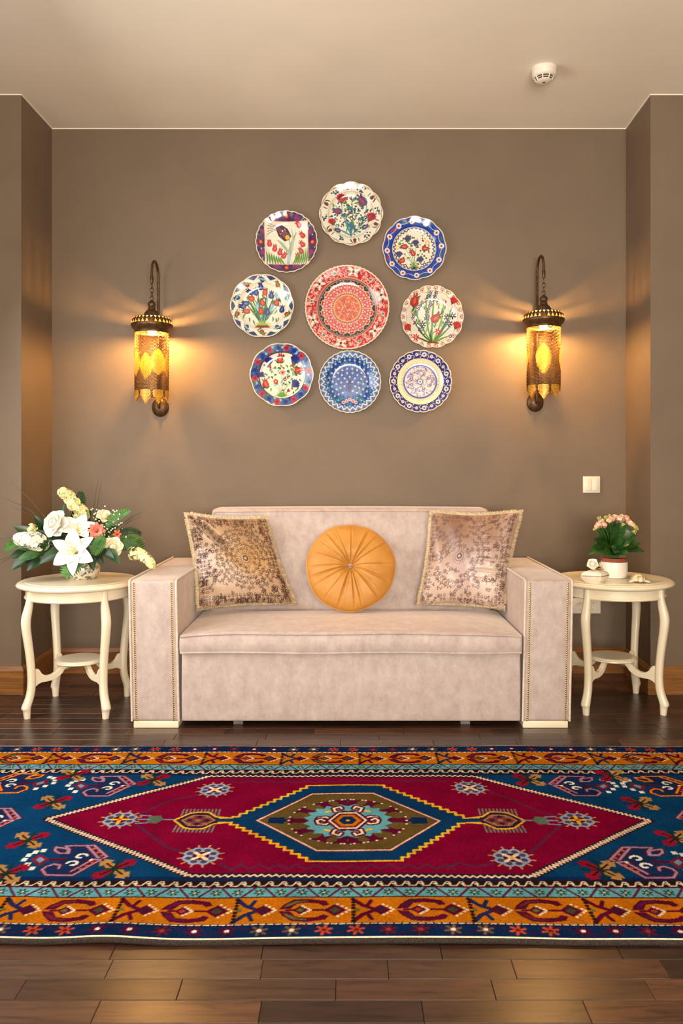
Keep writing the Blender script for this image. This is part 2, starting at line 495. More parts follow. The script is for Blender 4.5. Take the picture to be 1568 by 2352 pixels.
def swave(yc, h, per):
    x = RX0
    while x < RX1:
        s = h * .5
        c = [(-.5, -.55), (-.34, -.6), (-.2, -.1), (-.05, .55), (.16, .6), (.24, .15), (.12, -.12), (.0, .05)]
        d = [(.5, -.55), (.3, -.6), (.18, -.45), (.28, -.05), (.1, .1)]
        for pp in (c, d): cv.stroke([(x + u * per, yc + v * s) for u, v in pp], h * .13, (224, 204, 172))
        x += per
def floret(x, y, r, c, cc, n=6, asp=1.0):
    for k in range(n):
        g = 2 * PI * k / n + .3
        cv.stroke([(x + .3 * r * math.cos(g), y + .3 * r * math.sin(g)), (x + r * math.cos(g), y + r * math.sin(g))], r * .42, c)
    cv.disc(x, y, r * .34, cc)
# --- bands of both long borders
def border(Y, inward):
    """Y: list of the band limits from the outer edge inwards"""
    e, nv, og, sk, sw, hz = Y
    def b2(a, b, c): band(min(a, b), max(a, b), c)
    b2(e, nv, NAVY); b2(nv, og, ORNG); b2(og, sk, SKY); b2(sk, sw, DARK); b2(sw, hz, NAVY)
    s = 1 if inward > 0 else -1
    cv.stroke([(RX0, og), (RX1, og)], .005, DARK); cv.stroke([(RX0, sk), (RX1, sk)], .005, MAR); cv.stroke([(RX0, nv), (RX1, nv)], .007, DARK)
    x = RX0
    while x < RX1:                                            # white dashes
        cv.stroke([(x, nv), (x + .010, nv)], .006, CREAM); x += .0195
    yc = (e + nv) / 2; x = RX0 + .02; k = 0
    seq = ['w', 'w', 'b', 'b', 'o', 'o', 'm', 'm', 'b', 'b', 'o', 'o', 'w', 'w', 'm']
    cv.stroke([(RX0 + i * .01, yc + .016 * math.sin(i * .01 * 2 * PI / .156)) for i in range(int((RX1 - RX0) / .01))], .005, (60, 24, 62))
    while x < RX1:
        q = seq[k % len(seq)]
        c, cc = {'w': (MAR, (250, 236, 214)), 'b': ((120, 86, 60), (250, 236, 214)), 'o': (COR, (120, 30, 30)), 'm': ((104, 26, 40), (160, 60, 50))}[q]
        floret(x, yc, .019, c, cc, 6); x += .078; k += 1
    # orange band: alternating long clasp and short fork, each with a diamond on its tip
    yc = (nv + og) / 2; h = abs(og - nv) / 2; x = RX0 - .1 + (.0 if inward > 0 else .03); k = 0
    fills = [(92, 28, 70), GRN, (70, 30, 60), (108, 40, 40)]
    while x < RX1 + .1:
        c = fills[k % 4]
        for v in (1, -1):
            o = [(0, .06), (.012, .42), (.035, .8), (.075, .86), (.118, .72), (.128, .42), (.112, .32), (.1, .5), (.072, .56), (.045, .5), (.03, .1)]
            cv.poly([(x + a, yc + v * b * h) for a, b in o], MAR)
            cv.poly([(x + a, yc + v * b * h) for a, b in [(.012, .2), (.022, .48), (.042, .7), (.075, .74), (.07, .66), (.048, .6), (.034, .4)]], c)
        cv.stroke([(x + .02, yc), (x + .13, yc)], .008, MAR)
        def dia(cx, r, fc):
            cv.poly([(cx - r, yc), (cx, yc + r * .95), (cx + r, yc), (cx, yc - r * .95)], MAR)
            cv.poly([(cx - r * .5, yc), (cx, yc + r * .5), (cx + r * .5, yc), (cx, yc - r * .5)], fc)
            for u, v in ((.25, 1.0), (.62, .66), (1.0, .3), (1.25, 0), (1.0, -.3), (.62, -.66), (.25, -1.0)):
                cv.disc(cx + u * r, yc + v * r * .95, .0042, CREAM)
        dia(x + .055, .02, GRN if k % 2 else (170, 60, 60)); dia(x + .142, .029, (70, 70, 50))
        xs = x + .192
        for v in (1, -1):
            cv.stroke([(xs + .055, yc), (xs + .02, yc + v * .35 * h), (xs - .004, yc + v * .85 * h)], .013, MAR if k % 2 else (34, 40, 84))
            cv.stroke([(xs + .03, yc + v * .25 * h), (xs + .042, yc + v * .7 * h)], .011, MAR if k % 2 else (34, 40, 84))
            for t in range(4): cv.disc(xs - .003, yc + v * (.15 + .22 * t) * h, .006, DARK)
        cv.disc(xs + .006, yc, .007, GRN)
        dia(xs + .066, .025, (60, 30, 50)); x += .297; k += 1
    # light blue band: slanting bars and florets
    yc = (og + sk) / 2; h = abs(sk - og) / 2; x = RX0; k = 0
    while x < RX1:
        v = 1 if k % 2 else -1
        cv.stroke([(x - .014, yc - v * h * .8), (x + .014, yc + v * h * .8)], .007, (92, 34, 68))
        floret(x + .028, yc, .013, (36, 62, 44), (220, 180, 160), 6); x += .0565; k += 1
    swave((sk + sw) / 2, abs(sw - sk), .0365)
border([1.921, 1.974, 2.096, 2.145, 2.181, 2.20], 1)
border([3.221, 3.153, 3.024, 2.975, 2.934, 2.922], -1)
band(RY0, 1.918, (60, 44, 38)); cv.stroke([(RX0, 3.220), (RX1, 3.220)], .006, (170, 150, 130))
# --- crimson lozenge
HX = [z6(305, 565), z6(1345, 285), z8(230, 290), z8(1355, 572), z8(600, 935), z6(1215, 925)]
cv.poly(HX, CRIM)
cv.stroke(HX, .030, (46, 28, 40), True)
for i in range(6):
    p, q = HX[i], HX[(i + 1) % 6]
    if i in (1, 4): zigzag(p, q, .0055, .020, .006, CREAM)
    else:
        zigzag(p, q, .0075, .014, .006, CREAM); cv.stroke([p, q], .006, PINK)
# thin vine
VINE = (92, 34, 66)
for pts in ([(1330, 390), (1100, 440), (930, 520), (840, 545)], [(880, 600), (960, 660), (1080, 750), (1180, 775)], [(1420, 850), (1490, 890), (1560, 850)]):
    cv.stroke([z6(*p) for p in pts], .011, VINE)
for pts in ([(300, 380), (480, 440), (660, 520), (780, 545)], [(800, 590), (720, 660), (640, 740), (590, 780)], [(60, 880), (120, 845), (240, 870), (350, 850)]):
    cv.stroke([z8(*p) for p in pts], .011, VINE)
cv.stroke([z7(30 + i * 60, 868 + (18 if i % 2 else -14)) for i in range(26)], .009, VINE)
cv.stroke([z7(90 + i * 60, 322 + (6 if i % 2 else -5)) for i in range(24)], .009, VINE)
def rosette(p, cc):
    x, y = p; r = .058
    for k in range(12):
        g = 2 * PI * k / 12
        cv.stroke([(x, y), (x + r * 1.12 * math.cos(g + .26), y + r * 1.12 * math.sin(g + .26))], .006, (196, 150, 84))
    for k in range(8):
        g = 2 * PI * k / 8 + PI / 8
        a, b = x + .62 * r * math.cos(g), y + .62 * r * math.sin(g)
        cv.disc(a, b, r * .31, (148, 172, 192)); cv.disc(a, b, r * .17, (84, 66, 100))
    cv.disc(x, y, r * .42, MAR)
    for k in range(4):
        g = PI / 2 * k + PI / 4 * (0 if cc == YEL else 1)
        cv.stroke([(x, y), (x + .46 * r * math.cos(g), y + .46 * r * math.sin(g))], .012, cc)
    cv.disc(x, y, .007, COR if cc == YEL else YEL)
for p, c in ((z6(1385, 370), CREAM), (z6(775, 567), YEL), (z6(1295, 800), CREAM), (z8(200, 365), CREAM), (z8(890, 570), YEL), (z8(470, 815), CREAM)): rosette(p, c)
# --- yellow stepped outline with blue inside, and the two lobes
ST = [z7(100, 548), z7(575, 348), z7(1030, 348), z7(1585, 560), z7(1585, 592), z7(1190, 832), z7(625, 832), z7(90, 582)]
NV2 = (14, 54, 96)
cv.poly(ST, NV2)
for i, n in ((0, 11), (2, 12), (4, 11), (6, 12)):
    a, b = ST[i], ST[i + 1]
    stair(a, b, n, .0095, YEL)
cv.stroke([ST[1], ST[2]], .0085, YEL); cv.stroke([ST[5], ST[6]], .0085, YEL)
cL = z6(1290, 570); cR = z8(385, 574)
for (cx, cy), sg, tip, nk in ((cL, -1, z6(1125, 567), z7(100, 565)), (cR, 1, z8(530, 573), z8(165, 575))):
    rx = .102; ry = .075
    ov = [(-1.12, 0), (-.55, .72), (-.2, .82), (.25, .8), (.62, .35), (1.35, .2), (1.35, -.2), (.62, -.35), (.25, -.8), (-.2, -.82), (-.55, -.72)]
    pts = [(cx + (-sg) * u * rx * .72, cy + v * ry) for u, v in ov]
    for i in range(11):
        t = -.9 + 1.6 * i / 10
        for v in (1, -1):
            cv.stroke([(cx - sg * t * rx * .72, cy + v * ry * .5), (cx - sg * (t + .25) * rx * .72 + sg * .02, cy + v * ry * 1.12)], .0055, (112, 128, 120))
    cv.poly(pts, (52, 30, 60)); cv.stroke(pts, .008, YEL, True)
    ins = [(cx - sg * u * rx * .45, cy + v * ry * .62) for u, v in [(-1.25, 0), (-.6, .8), (.3, .8), (1.0, 0), (.3, -.8), (-.6, -.8)]]
    cv.poly(ins, (120, 60, 60)); cv.stroke(ins, .006, TAN, True)
    for i in range(-1, 2):
        for j in range(-1, 2):
            if abs(i) + abs(j) < 2 or True: cv.disc(cx - sg * (i * .026 - .006), cy + j * .026, .009, (66, 24, 48) if (i + j) % 2 else (160, 110, 84))
    cv.poly([(nk[0] - sg * .03, cy - .012), (nk[0] + sg * .05, cy - .012), (nk[0] + sg * .05, cy + .012), (nk[0] - sg * .03, cy + .012)], NV2)
    for v in (1, -1): cv.stroke([(cx - sg * .06, cy + v * .016), (nk[0] + sg * .005, cy + v * .016)], .007, YEL)
    # little bud on a stalk beyond the lobe
    tx, ty = tip
    cv.stroke([(tx, ty), (tx + sg * .05, ty)], .007, GREY)
    cv.poly([(tx + sg * .035, ty), (tx + sg * .05, ty + .03), (tx + sg * .085, ty + .024), (tx + sg * .085, ty - .024), (tx + sg * .05, ty - .03)], (96, 110, 90))
    for v in (-.026, 0, .026): cv.stroke([(tx + sg * .08, ty + v), (tx + sg * .115, ty + v * 1.15)], .007, GREY)
# --- olive inner lozenge
OL = [z7(258, 573), z7(610, 402), z7(1000, 402), z7(1428, 575), z7(1115, 762), z7(640, 762)]
cv.poly(OL, OLIV); cv.stroke(OL, .012, MAR, True); cv.stroke(OL, .0075, PINK, True)
cx0, cy0 = z7(838, 572)
cv.stroke([(cx0 - .225, cy0), (cx0 - .15, cy0)], .02, NAVY); cv.stroke([(cx0 + .15, cy0), (cx0 + .225, cy0)], .02, NAVY)
for sgx in (1, -1): cv.poly([(cx0 + sgx * .25, cy0 + .02), (cx0 + sgx * .25, cy0 - .02), (cx0 + sgx * .2, cy0 - .024), (cx0 + sgx * .2, cy0 + .024)], NAVY)
med = []
K = 40
for k in range(K):
    g = 2 * PI * k / K; r = 1.0 if k % 2 else .86
    med.append((cx0 + .142 * r * math.copysign(abs(math.cos(g)) ** .9, math.cos(g)), cy0 + .120 * r * math.copysign(abs(math.sin(g)) ** .9, math.sin(g))))
# maroon hooks with white dots around
for g in [math.radians(a) for a in (0, 32, 62, 84, 96, 118, 148, 180, 212, 242, 264, 276, 298, 328)]:
    ax, ay = cx0 + .130 * math.cos(g), cy0 + .110 * math.sin(g); bx_, by_ = cx0 + .172 * math.cos(g), cy0 + .142 * math.sin(g)
    cv.stroke([(ax, ay), (bx_, by_)], .030, MAR)
    for s_ in (-.16, 0, .16):
        ex, ey = cx0 + .186 * math.cos(g + s_), cy0 + .154 * math.sin(g + s_)
        cv.stroke([(bx_, by_), (ex, ey)], .012, MAR); cv.disc(ex, ey, .0045, CREAM)
cv.poly(med, SKY)
for sx_ in (1, -1):
    for sy_ in (1, -1): cv.stroke([(cx0 + sx_ * .052, cy0 + sy_ * .07), (cx0 + sx_ * .07, cy0 + sy_ * .062)], .010, YEL)
def ring(s_, col, wd=None):
    p = [(cx0 + u * s_, cy0 + v * s_) for u, v in [(-.055, 0), (-.026, .05), (.026, .05), (.055, 0), (.026, -.05), (-.026, -.05)]]
    cv.poly(p, col) if wd is None else cv.stroke(p, wd, col, True)
for sgx in (1, -1):
    hk = [(cx0 + sgx * .05, cy0 + .006), (cx0 + sgx * .07, cy0 + .026), (cx0 + sgx * .092, cy0 + .02), (cx0 + sgx * .097, cy0), (cx0 + sgx * .085, cy0 - .012), (cx0 + sgx * .074, cy0)]
    cv.stroke(hk, .022, MAR); cv.stroke(hk, .008, CREAM)
    hk2 = [(x_, 2 * cy0 - y_) for x_, y_ in hk]; cv.stroke(hk2, .022, MAR); cv.stroke(hk2, .008, CREAM)
    for v in (1, -1):
        hk = [(cx0 + sgx * .012, cy0 + v * .06), (cx0 + sgx * .04, cy0 + v * .064), (cx0 + sgx * .046, cy0 + v * .088), (cx0 + sgx * .026, cy0 + v * .1), (cx0 + sgx * .02, cy0 + v * .086)]
        cv.stroke(hk, .022, MAR); cv.stroke(hk, .008, CREAM)
ring(1.3, MAR); ring(1.12, CREAM); ring(.98, (110, 34, 40)); ring(.78, ORNG); ring(.52, NAVY); cv.disc(cx0, cy0, .006, YEL)
# --- hook figures and leaf crosses on the blue ground
def curl(c, s, flip):
    pts = [(math.cos(a) * r, math.sin(a) * r) for a, r in [(0.2 + .6 * i, .018 - .0013 * i) for i in range(9)]]
    return place(pts, c[0], c[1], s, 0, flip)
def hook(px, py, col, flip=False, inner=True):
    cx, cy = rp(px, py); sg = -1 if flip else 1
    c0 = z6(700, 352)
    def q(x, y):
        p = z6(x, y); return (cx + sg * (p[0] - c0[0]) , cy + (p[1] - c0[1]) * 1.0)
    cv.poly([q(600, 300), q(800, 288), q(872, 335), q(820, 350), q(700, 412), q(570, 415), q(540, 395), q(640, 350)], (22, 44, 84))
    A = [(660, 318), (668, 305), (640, 300), (600, 296), (596, 310), (620, 322), (668, 322), (672, 306), (650, 290), (800, 288), (872, 338), (835, 348), (765, 292)]
    B = [(625, 385), (630, 372), (600, 368), (560, 378), (538, 392), (560, 414), (700, 414), (840, 350), (800, 348), (690, 398)]
    for L in (A, B):
        cv.stroke([q(*p) for p in L], .017, MAR); cv.stroke([q(*p) for p in L], .008, col)
    for p in ((800, 303), (825, 318), (845, 332), (740, 388), (770, 375), (800, 362)): cv.disc(*q(*p), .006, COR)
    for c_, f_ in (((735, 335), flip), ((695, 366), not flip)):
        cv.stroke(curl(q(*c_), 1.0, f_), .0085, (245, 236, 218))
    cv.disc(*q(790, 350), .006, CREAM); cv.disc(*q(765, 352), .006, MAR)
    cv.stroke([q(560, 350), (q(650, 348))], .014, MAR)
    cv.poly([q(470, 350), q(520, 325), q(575, 350), q(520, 378)], (116, 34, 54)); cv.poly([q(500, 350), q(522, 338), q(548, 350), q(522, 364)], GREY)
    for p in ((440, 350), (462, 331), (495, 318), (535, 311), (458, 370), (486, 388)):
        x, y = q(*p); cv.rect(x - .008, x + .008, y - .010, y + .010, (244, 236, 220))
for a in ((250, 1806, LILA), (171, 1976, LILA), (-24, 1886, LILA), (60, 2100 - 76, LILA)): 
    if a[1] < 2000: hook(*a)
hook(30, 1801, (222, 140, 40), True)
for a in ((1322, 1805), (1479, 1982), (1625, 1884)): hook(*a, LILA, True)
hook(1528, 1806, (222, 140, 40), False)
def cross(px, py, flip=False):
    cx, cy = rp(px, py); sg = -1 if flip else 1
    for a, col in ((55, RED), (125, TAN), (235, RED if not flip else TAN), (305, TAN if not flip else RED)):
        g = math.radians(a); L = .085
        d = (sg * math.cos(g) * 1.0, math.sin(g) * .72); n = (-d[1], d[0])
        lf = [(0, 0), (.3, .22), (.55, .16), (.62, .34), (1, .1), (.86, 0), (1, -.1), (.62, -.34), (.55, -.16), (.3, -.22)]
        cv.poly([(cx + L * (u * d[0] + v * n[0]), cy + L * (u * d[1] + v * n[1])) for u, v in lf], col)
        cv.stroke([(cx, cy), (cx + L * .6 * d[0], cy + L * .6 * d[1])], .006, DARK)
    cv.stroke([(cx, cy - .05), (cx, cy + .05)], .009, (24, 50, 44)); cv.stroke([(cx - .05, cy), (cx + .05, cy)], .007, (24, 50, 44))
for p in ((168, 1781), (353, 1791), (123, 1844), (66, 1930), (264, 1996), (14, 2008)): cross(*p)
for p in ((1215, 1791), (1404, 1781), (1469, 1844), (1551, 1925), (1379, 1998)): cross(*p, True)
# --- pile: one quad per knot
img = cv.half()
rug = thing('rug', 'long oriental wool rug, crimson lozenge on blue field, orange borders, on the plank floor', 'rug', (0, (RY0 + RY1) / 2, 0))
def rug_z(X, Y):
    z = RH + .0016 * np.sin(X * 5.1 + 1) * np.sin(Y * 7.3) + .0008 * np.sin(X * 17 + Y * 5)
    z = z + .006 * np.exp(-((X + .58) / .10) ** 2 - ((Y - RY0) / .12) ** 2)
    return z
xs = np.linspace(RX0, RX1, RW + 1); ys = np.linspace(RY0, RY1, RHH + 1)
GX, GY = np.meshgrid(xs, ys)
GZ = rug_z(GX, GY) + rng.random(GX.shape) * .0016
wob = .003 * np.sin(GX * 6.0 + .5) + .0015 * np.sin(GX * 19)
fade = np.clip((GY - RY0) / (RY1 - RY0), 0, 1)
GYw = GY + wob * (1 - fade) ** 3 * .8 + .003 * np.sin(GX * 4.1) * fade
co = np.stack([GX, GYw - (RY0 + RY1) / 2, GZ], -1).reshape(-1, 3)
nv = co.shape[0]
ii = (np.arange(RHH)[:, None] * (RW + 1) + np.arange(RW)[None, :]).ravel()
quads = np.stack([ii, ii + 1, ii + RW + 2, ii + RW + 1], -1).astype(np.int32)
me = bpy.data.meshes.new('pile')
me.vertices.add(nv); me.vertices.foreach_set('co', co.astype(np.float32).ravel())
me.loops.add(quads.size); me.loops.foreach_set('vertex_index', quads.ravel())
me.polygons.add(len(quads)); me.polygons.foreach_set('loop_start', np.arange(0, quads.size, 4, dtype=np.int32))
me.update(calc_edges=True); me.validate()
pad = np.pad(img, ((0, 1), (0, 1), (0, 0)), mode='edge')
srgb = pad.reshape(-1, 3) * .90 * (1 + (rng.random((nv, 1)) - .5) * .22)
set_print(me, srgb)
M['rug'] = mat_attr('rug_pile', var=.30, scale=9, bmp=.5, bscale=420, rough=1.0, spec=.0)
pile = link('pile', me, M['rug'], rug)
M['bind'] = mat_noise('rug_binding', (18, 12, 12), (62, 48, 40), 320, 2, rough=.95)
M['cord'] = mat_noise('rug_cord', (214, 190, 158), (238, 216, 186), 120, 2, rough=.95)
def edge_pts(y, dy, dz):
    out = []
    for x in np.linspace(RX0, RX1, 160):
        f = (y - RY0) / (RY1 - RY0)
        yy = y + (.003 * math.sin(x * 6 + .5) + .0015 * math.sin(x * 19)) * (1 - f) ** 3 * .8 + .003 * math.sin(x * 4.1) * f
        out.append((x, yy + dy - (RY0 + RY1) / 2, float(rug_z(np.array(x), np.array(y))) + dz))
    return out
mb = MB(); mb.tube(edge_pts(RY0, -.0045, -.0056), .0064, 8)
mb.build('edge_binding', M['bind'], rug)
mb = MB(); mb.tube(edge_pts(RY0, -.0005, .0005), .0022, 6)
mb.build('edge_cord', M['cord'], rug)
mb = MB(); mb.tube(edge_pts(RY1, .001, -.0062), .0055, 8)
mb.build('edge_binding', M['bind'], rug)
# ================================================================== sofa
def velvet(name, c1, c2, sheen=.5):
    m, nt, b = new_mat(name)
    n, _ = noise(nt, 17, 9, .78, mapscale=(1, 1, .7)); n2, _ = noise(nt, 160, 2)
    r = ramp(nt, n.outputs['Fac'], [(.34, lin(c1)), (.52, lin(tuple((a + q) / 2 for a, q in zip(c1, c2)))), (.7, lin(c2))])
    nt.links.new(r.outputs[0], b.inputs['Base Color'])
    rr_ = ramp(nt, n.outputs['Fac'], [(.3, (.62,) * 3), (.7, (.42,) * 3)]); nt.links.new(rr_.outputs[0], b.inputs['Roughness'])
    bump(nt, b, n2.outputs['Fac'], .12, .003)
    setp(b, sheen=sheen, sheen_rough=.35, sheen_tint=lin((255, 240, 226)), spec=.4)
    return m
M['velvet'] = velvet('pale_rose_velvet', (172, 152, 145), (204, 187, 178))
M['piping'] = mat_noise('velvet_piping', (206, 188, 170), (220, 202, 184), 60, 2, rough=.6, sheen=.3)
M['brass'] = mat_noise('brass_nail', (176, 138, 70), (206, 170, 96), 300, 2, rough=.3, metal=1)
M['dark'] = mat_noise('light_block_dark', (34, 28, 25), (44, 36, 32), 20, 2, rough=.9)  # for the light-blocking body inside the sofa
M['grey_plastic'] = mat_noise('grey_plastic', (120, 112, 104), (136, 128, 120), 20, 2, rough=.6)
SX, SY = .010, 3.477
sofa = thing('sofa', 'pale rose velvet two-seat sofa with brass-nailed box arms, between two cream tables', 'sofa', (SX, SY, 0))
for sg in (-1, 1):
    def lean(p, sg=sg):
        t = (p.z - .028) / .609; x = p.x + sg * (.012 * t + .004 * math.sin(PI * min(max(t, 0), 1)) * 0)
        y = p.y
        if y < .02: y -= .006 * math.sin(PI * min(max(t, 0), 1)) * math.cos((abs(p.x) - .841) / .105 * PI / 2)
        return Vector((x, y, p.z))
    a, b = (.739, .943)
    lo = (sg * a if sg > 0 else -b, 0, .028); hi = (b if sg > 0 else -a, .875, .637)
    arm = rounded_box(lo, hi, .016, (6, 10, 14), lean).build('arm', M['velvet'], sofa)
    for xe in (a + .004, b - .004):
        pts = []
        xb = sg * xe
        for z in np.linspace(.03, .622, 12): pts.append(lean(Vector((xb, .003, z))))
        pts += [lean(Vector((xb, .007, .633)))]
        for y in np.linspace(.03, .87, 8): pts.append(lean(Vector((xb, y, .637))))
        side = .004 if xe > .84 else -.004
        pts = [p + Vector((sg * side * .6, -.002, .001)) for p in pts]
        MB().tube(pts, .0050, 8).build('piping', M['piping'], arm)
    for xe in (a + .021, b - .021):
        mb = MB()
        for i in range(64):
            z = .036 + i * .00935
            p = lean(Vector((sg * xe, 0, z)))
            mb.ball((p.x, p.y - .001, p.z), .0043, 8, 4, (1, .7, 1))
        stuff(mb.build('nail_row', M['brass'], arm))
    foot = rounded_box((min(sg * .742, sg * .936), .004, 0), (max(sg * .742, sg * .936), .86, .030), .003, (2, 2, 2), k=2).build('plinth', M['cream'], sofa)
# seat cushion
def seatdef(p):
    x, y, z = p
    u = max(-1, min(1, x / .735)); v = max(0, min(1, (y + .02) / .62))
    if z > .37: z += .028 * (1 - u ** 6) * (math.sin(PI * min(1, v * .92 + .12)) ** .7) * ((z - .37) / .03)
    if y < .02:
        y -= .006 * math.sin(PI * max(0, min(1, (z - .324) / .08)))
        y += .0022 * math.sin(x * 95 + 2 * math.sin(x * 17)) * math.exp(-((x - .05) / .3) ** 2)
        z += .002 * math.sin(x * 9)
    return Vector((x, y, z))
seat = rounded_box((-.735, -.020, .324), (.735, .62, .402), .013, (90, 24, 6), seatdef).build('seat_cushion', M['velvet'], sofa)
for zz in (.330, .398):
    pts = [seatdef(Vector((-.731, y, zz))) for y in np.linspace(.56, 0, 8)]
    pts += [seatdef(Vector((x, -.0205, zz))) + Vector((0, -.001, 0)) for x in np.linspace(-.728, .728, 70)]
    pts += [seatdef(Vector((.731, y, zz))) for y in np.linspace(0, .56, 8)]
    MB().tube(pts, .0042, 8).build('piping', M['velvet'], seat)
def dr(p):
    y = p.y - (.004 * math.sin(PI * max(0, min(1, (p.z - .03) / .29))) if p.y < .012 else 0)
    return Vector((p.x, y, p.z))
rounded_box((-.729, .0, .030), (.731, .03, .326), .009, (30, 2, 10), dr).build('pull_out_front', M['velvet'], sofa)
mb = MB(); mb.box((0, .45, .185), (1.43, .80, .25)); mb.build('light_block_carcass', M['dark'], sofa, smooth=False)  # unseen dark body added to block light behind the pull-out front
for x in (-.492, .500):
    mb = MB(); mb.box((x, .075, .031), (.042, .05, .062)); mb.build('foot', M['grey_plastic'], sofa, bevel=.003)
# backrest
def bk(p):
    t = (p.z - .36) / .55
    y = p.y + .075 * t
    u = p.x / .712
    if p.y < .62: y -= .022 * (1 - u ** 4) * math.sin(PI * max(0, min(1, t))) 
    return Vector((p.x, y, p.z + .004 * (1 - u * u) * (t > .9)))
back = rounded_box((-.712, .585, .36), (.710, .80, .910), .022, (28, 4, 14), bk).build('backrest', M['velvet'], sofa)
pts = [bk(Vector((-.700, .586, z))) for z in np.linspace(.42, .885, 8)] + [bk(Vector((x, .586, .894))) for x in np.linspace(-.692, .690, 40)] + [bk(Vector((.698, .586, z))) for z in np.linspace(.885, .42, 8)]
MB().tube([p + Vector((0, -.001, 0)) for p in pts], .004, 8).build('piping', M['velvet'], back)

# ================================================================== cushions
def curls(cv_, rnd, x, y, s, col, wd):
    a0 = rnd.random() * 6.3; d = rnd.choice((-1, 1))
    pts = [(x + s * (1 - .085 * i) * math.cos(a0 + d * .62 * i), y + s * (1 - .085 * i) * math.sin(a0 + d * .62 * i)) for i in range(9)]
    cv_.stroke(pts, wd, col)
    if rnd.random() < .8:
        x2, y2 = pts[0]
        cv_.stroke(bez((x2, y2), (x2 + s * math.cos(a0), y2 + s * math.sin(a0)), (x2 + 1.4 * s * math.cos(a0 + d), y2 + 1.4 * s * math.sin(a0 + d)), 5), wd * 1.15, col)
    if rnd.random() < .6: cv_.disc(x + s * 1.2 * math.cos(a0 + 2), y + s * 1.2 * math.sin(a0 + 2), wd * 1.1, col)
def damask(seed, base, tints, ink, med, dens):
    rnd = random.Random(seed)
    c = Canvas(0, 1, 0, 1, 520, 520, base)
    # soft patches: dye tones, plus sheen and shade painted into the colour
    yy, xx = np.meshgrid(c.ys, c.xs, indexing='ij')
    for (tx, ty, tr, tc) in tints:
        g = np.exp(-(((xx - tx) ** 2 + (yy - ty) ** 2) / tr ** 2))[..., None]
        c.a = c.a * (1 - g) + np.array(tc, np.float32) * g
    c.a = c.a.astype(np.float32)
    mx, my = med
    def palmette(x, y, g, k):
        """mirrored pair of scrolls with a bud, pointing along g"""
        for sg in (1, -1):
            pts = []
            for i in range(9):
                a_ = .25 + .66 * i; r_ = (1 - .09 * i)
                pts.append((.15 + .42 * r_ * math.sin(a_) , sg * (.12 + .42 - .42 * r_ * math.cos(a_) * .9 - .2)))
            c.stroke(place(pts, x, y, k, g), k * .20, ink)
            c.stroke(place([(-.7, sg * .1), (-.35, sg * .45), (.0, sg * .62)], x, y, k, g), k * .17, ink)
        c.stroke(place([(-.5, 0), (.9, 0)], x, y, k, g), k * .14, ink)
        c.disc(*place([(1.0, 0)], x, y, k, g)[0], k * .2, ink)
    c.disc(mx, my, .058, ink, .050); c.disc(mx, my, .036, ink, .0); c.disc(mx, my, .014, base)
    for k in range(22):
        g = 2 * PI * k / 22; c.stroke([(mx + .066 * math.cos(g), my + .066 * math.sin(g)), (mx + .092 * math.cos(g), my + .092 * math.sin(g))], .0055, ink)
    for rad, n, s in ((.112, 11, .026), (.165, 15, .028), (.225, 19, .032), (.285, 24, .032), (.338, 30, .028)):
        for k in range(n):
            if rnd.random() > dens: continue
            g = 2 * PI * k / n + rnd.uniform(-.03, .03)
            palmette(mx + rad * math.cos(g), my + rad * math.sin(g), g + (PI if k % 2 and rad < .2 else 0), s * rnd.uniform(.9, 1.1))
            curls(c, rnd, mx + rad * math.cos(g + PI / n), my + rad * math.sin(g + PI / n), s * .5, ink, s * .2)
    for k in range(420):                                          # corners
        x, y = rnd.random(), rnd.random()
        if math.hypot(x - mx, y - my) < .375 or rnd.random() > dens: continue
        if rnd.random() < .5: palmette(x, y, rnd.choice((0, 1, 2, 3)) * PI / 2 + .4, .026)
        else: curls(c, rnd, x, y, rnd.uniform(.014, .024), ink, .0075)
    for i, e in enumerate(np.arange(.03, .99, .04)):            # border rows
        for q in (.045, .09):
            for (x, y, g) in ((e, q, PI / 2), (e, 1 - q, -PI / 2), (q, e, 0), (1 - q, e, PI)):
                if rnd.random() < dens + .15: palmette(x, y, g + (PI if q > .06 else 0), .022)
    return c
M['damask'] = mat_attr('printed_velvet', var=.15, scale=14, bmp=.15, bscale=300, rough=.42, sheen=.5, sheen_rough=.3, spec=.45)
M['damask2'] = mat_attr('printed_satin_velvet', var=.15, scale=14, bmp=.15, bscale=300, rough=.34, sheen=.5, sheen_rough=.3, spec=.6)
M['fringe'] = mat_noise('cushion_fringe', (194, 170, 130), (222, 202, 166), 80, 2, rough=.85, sheen=.3)
M['backcloth'] = mat_noise('cushion_back', (150, 122, 92), (172, 142, 110), 30, 3, rough=.7, sheen=.4)
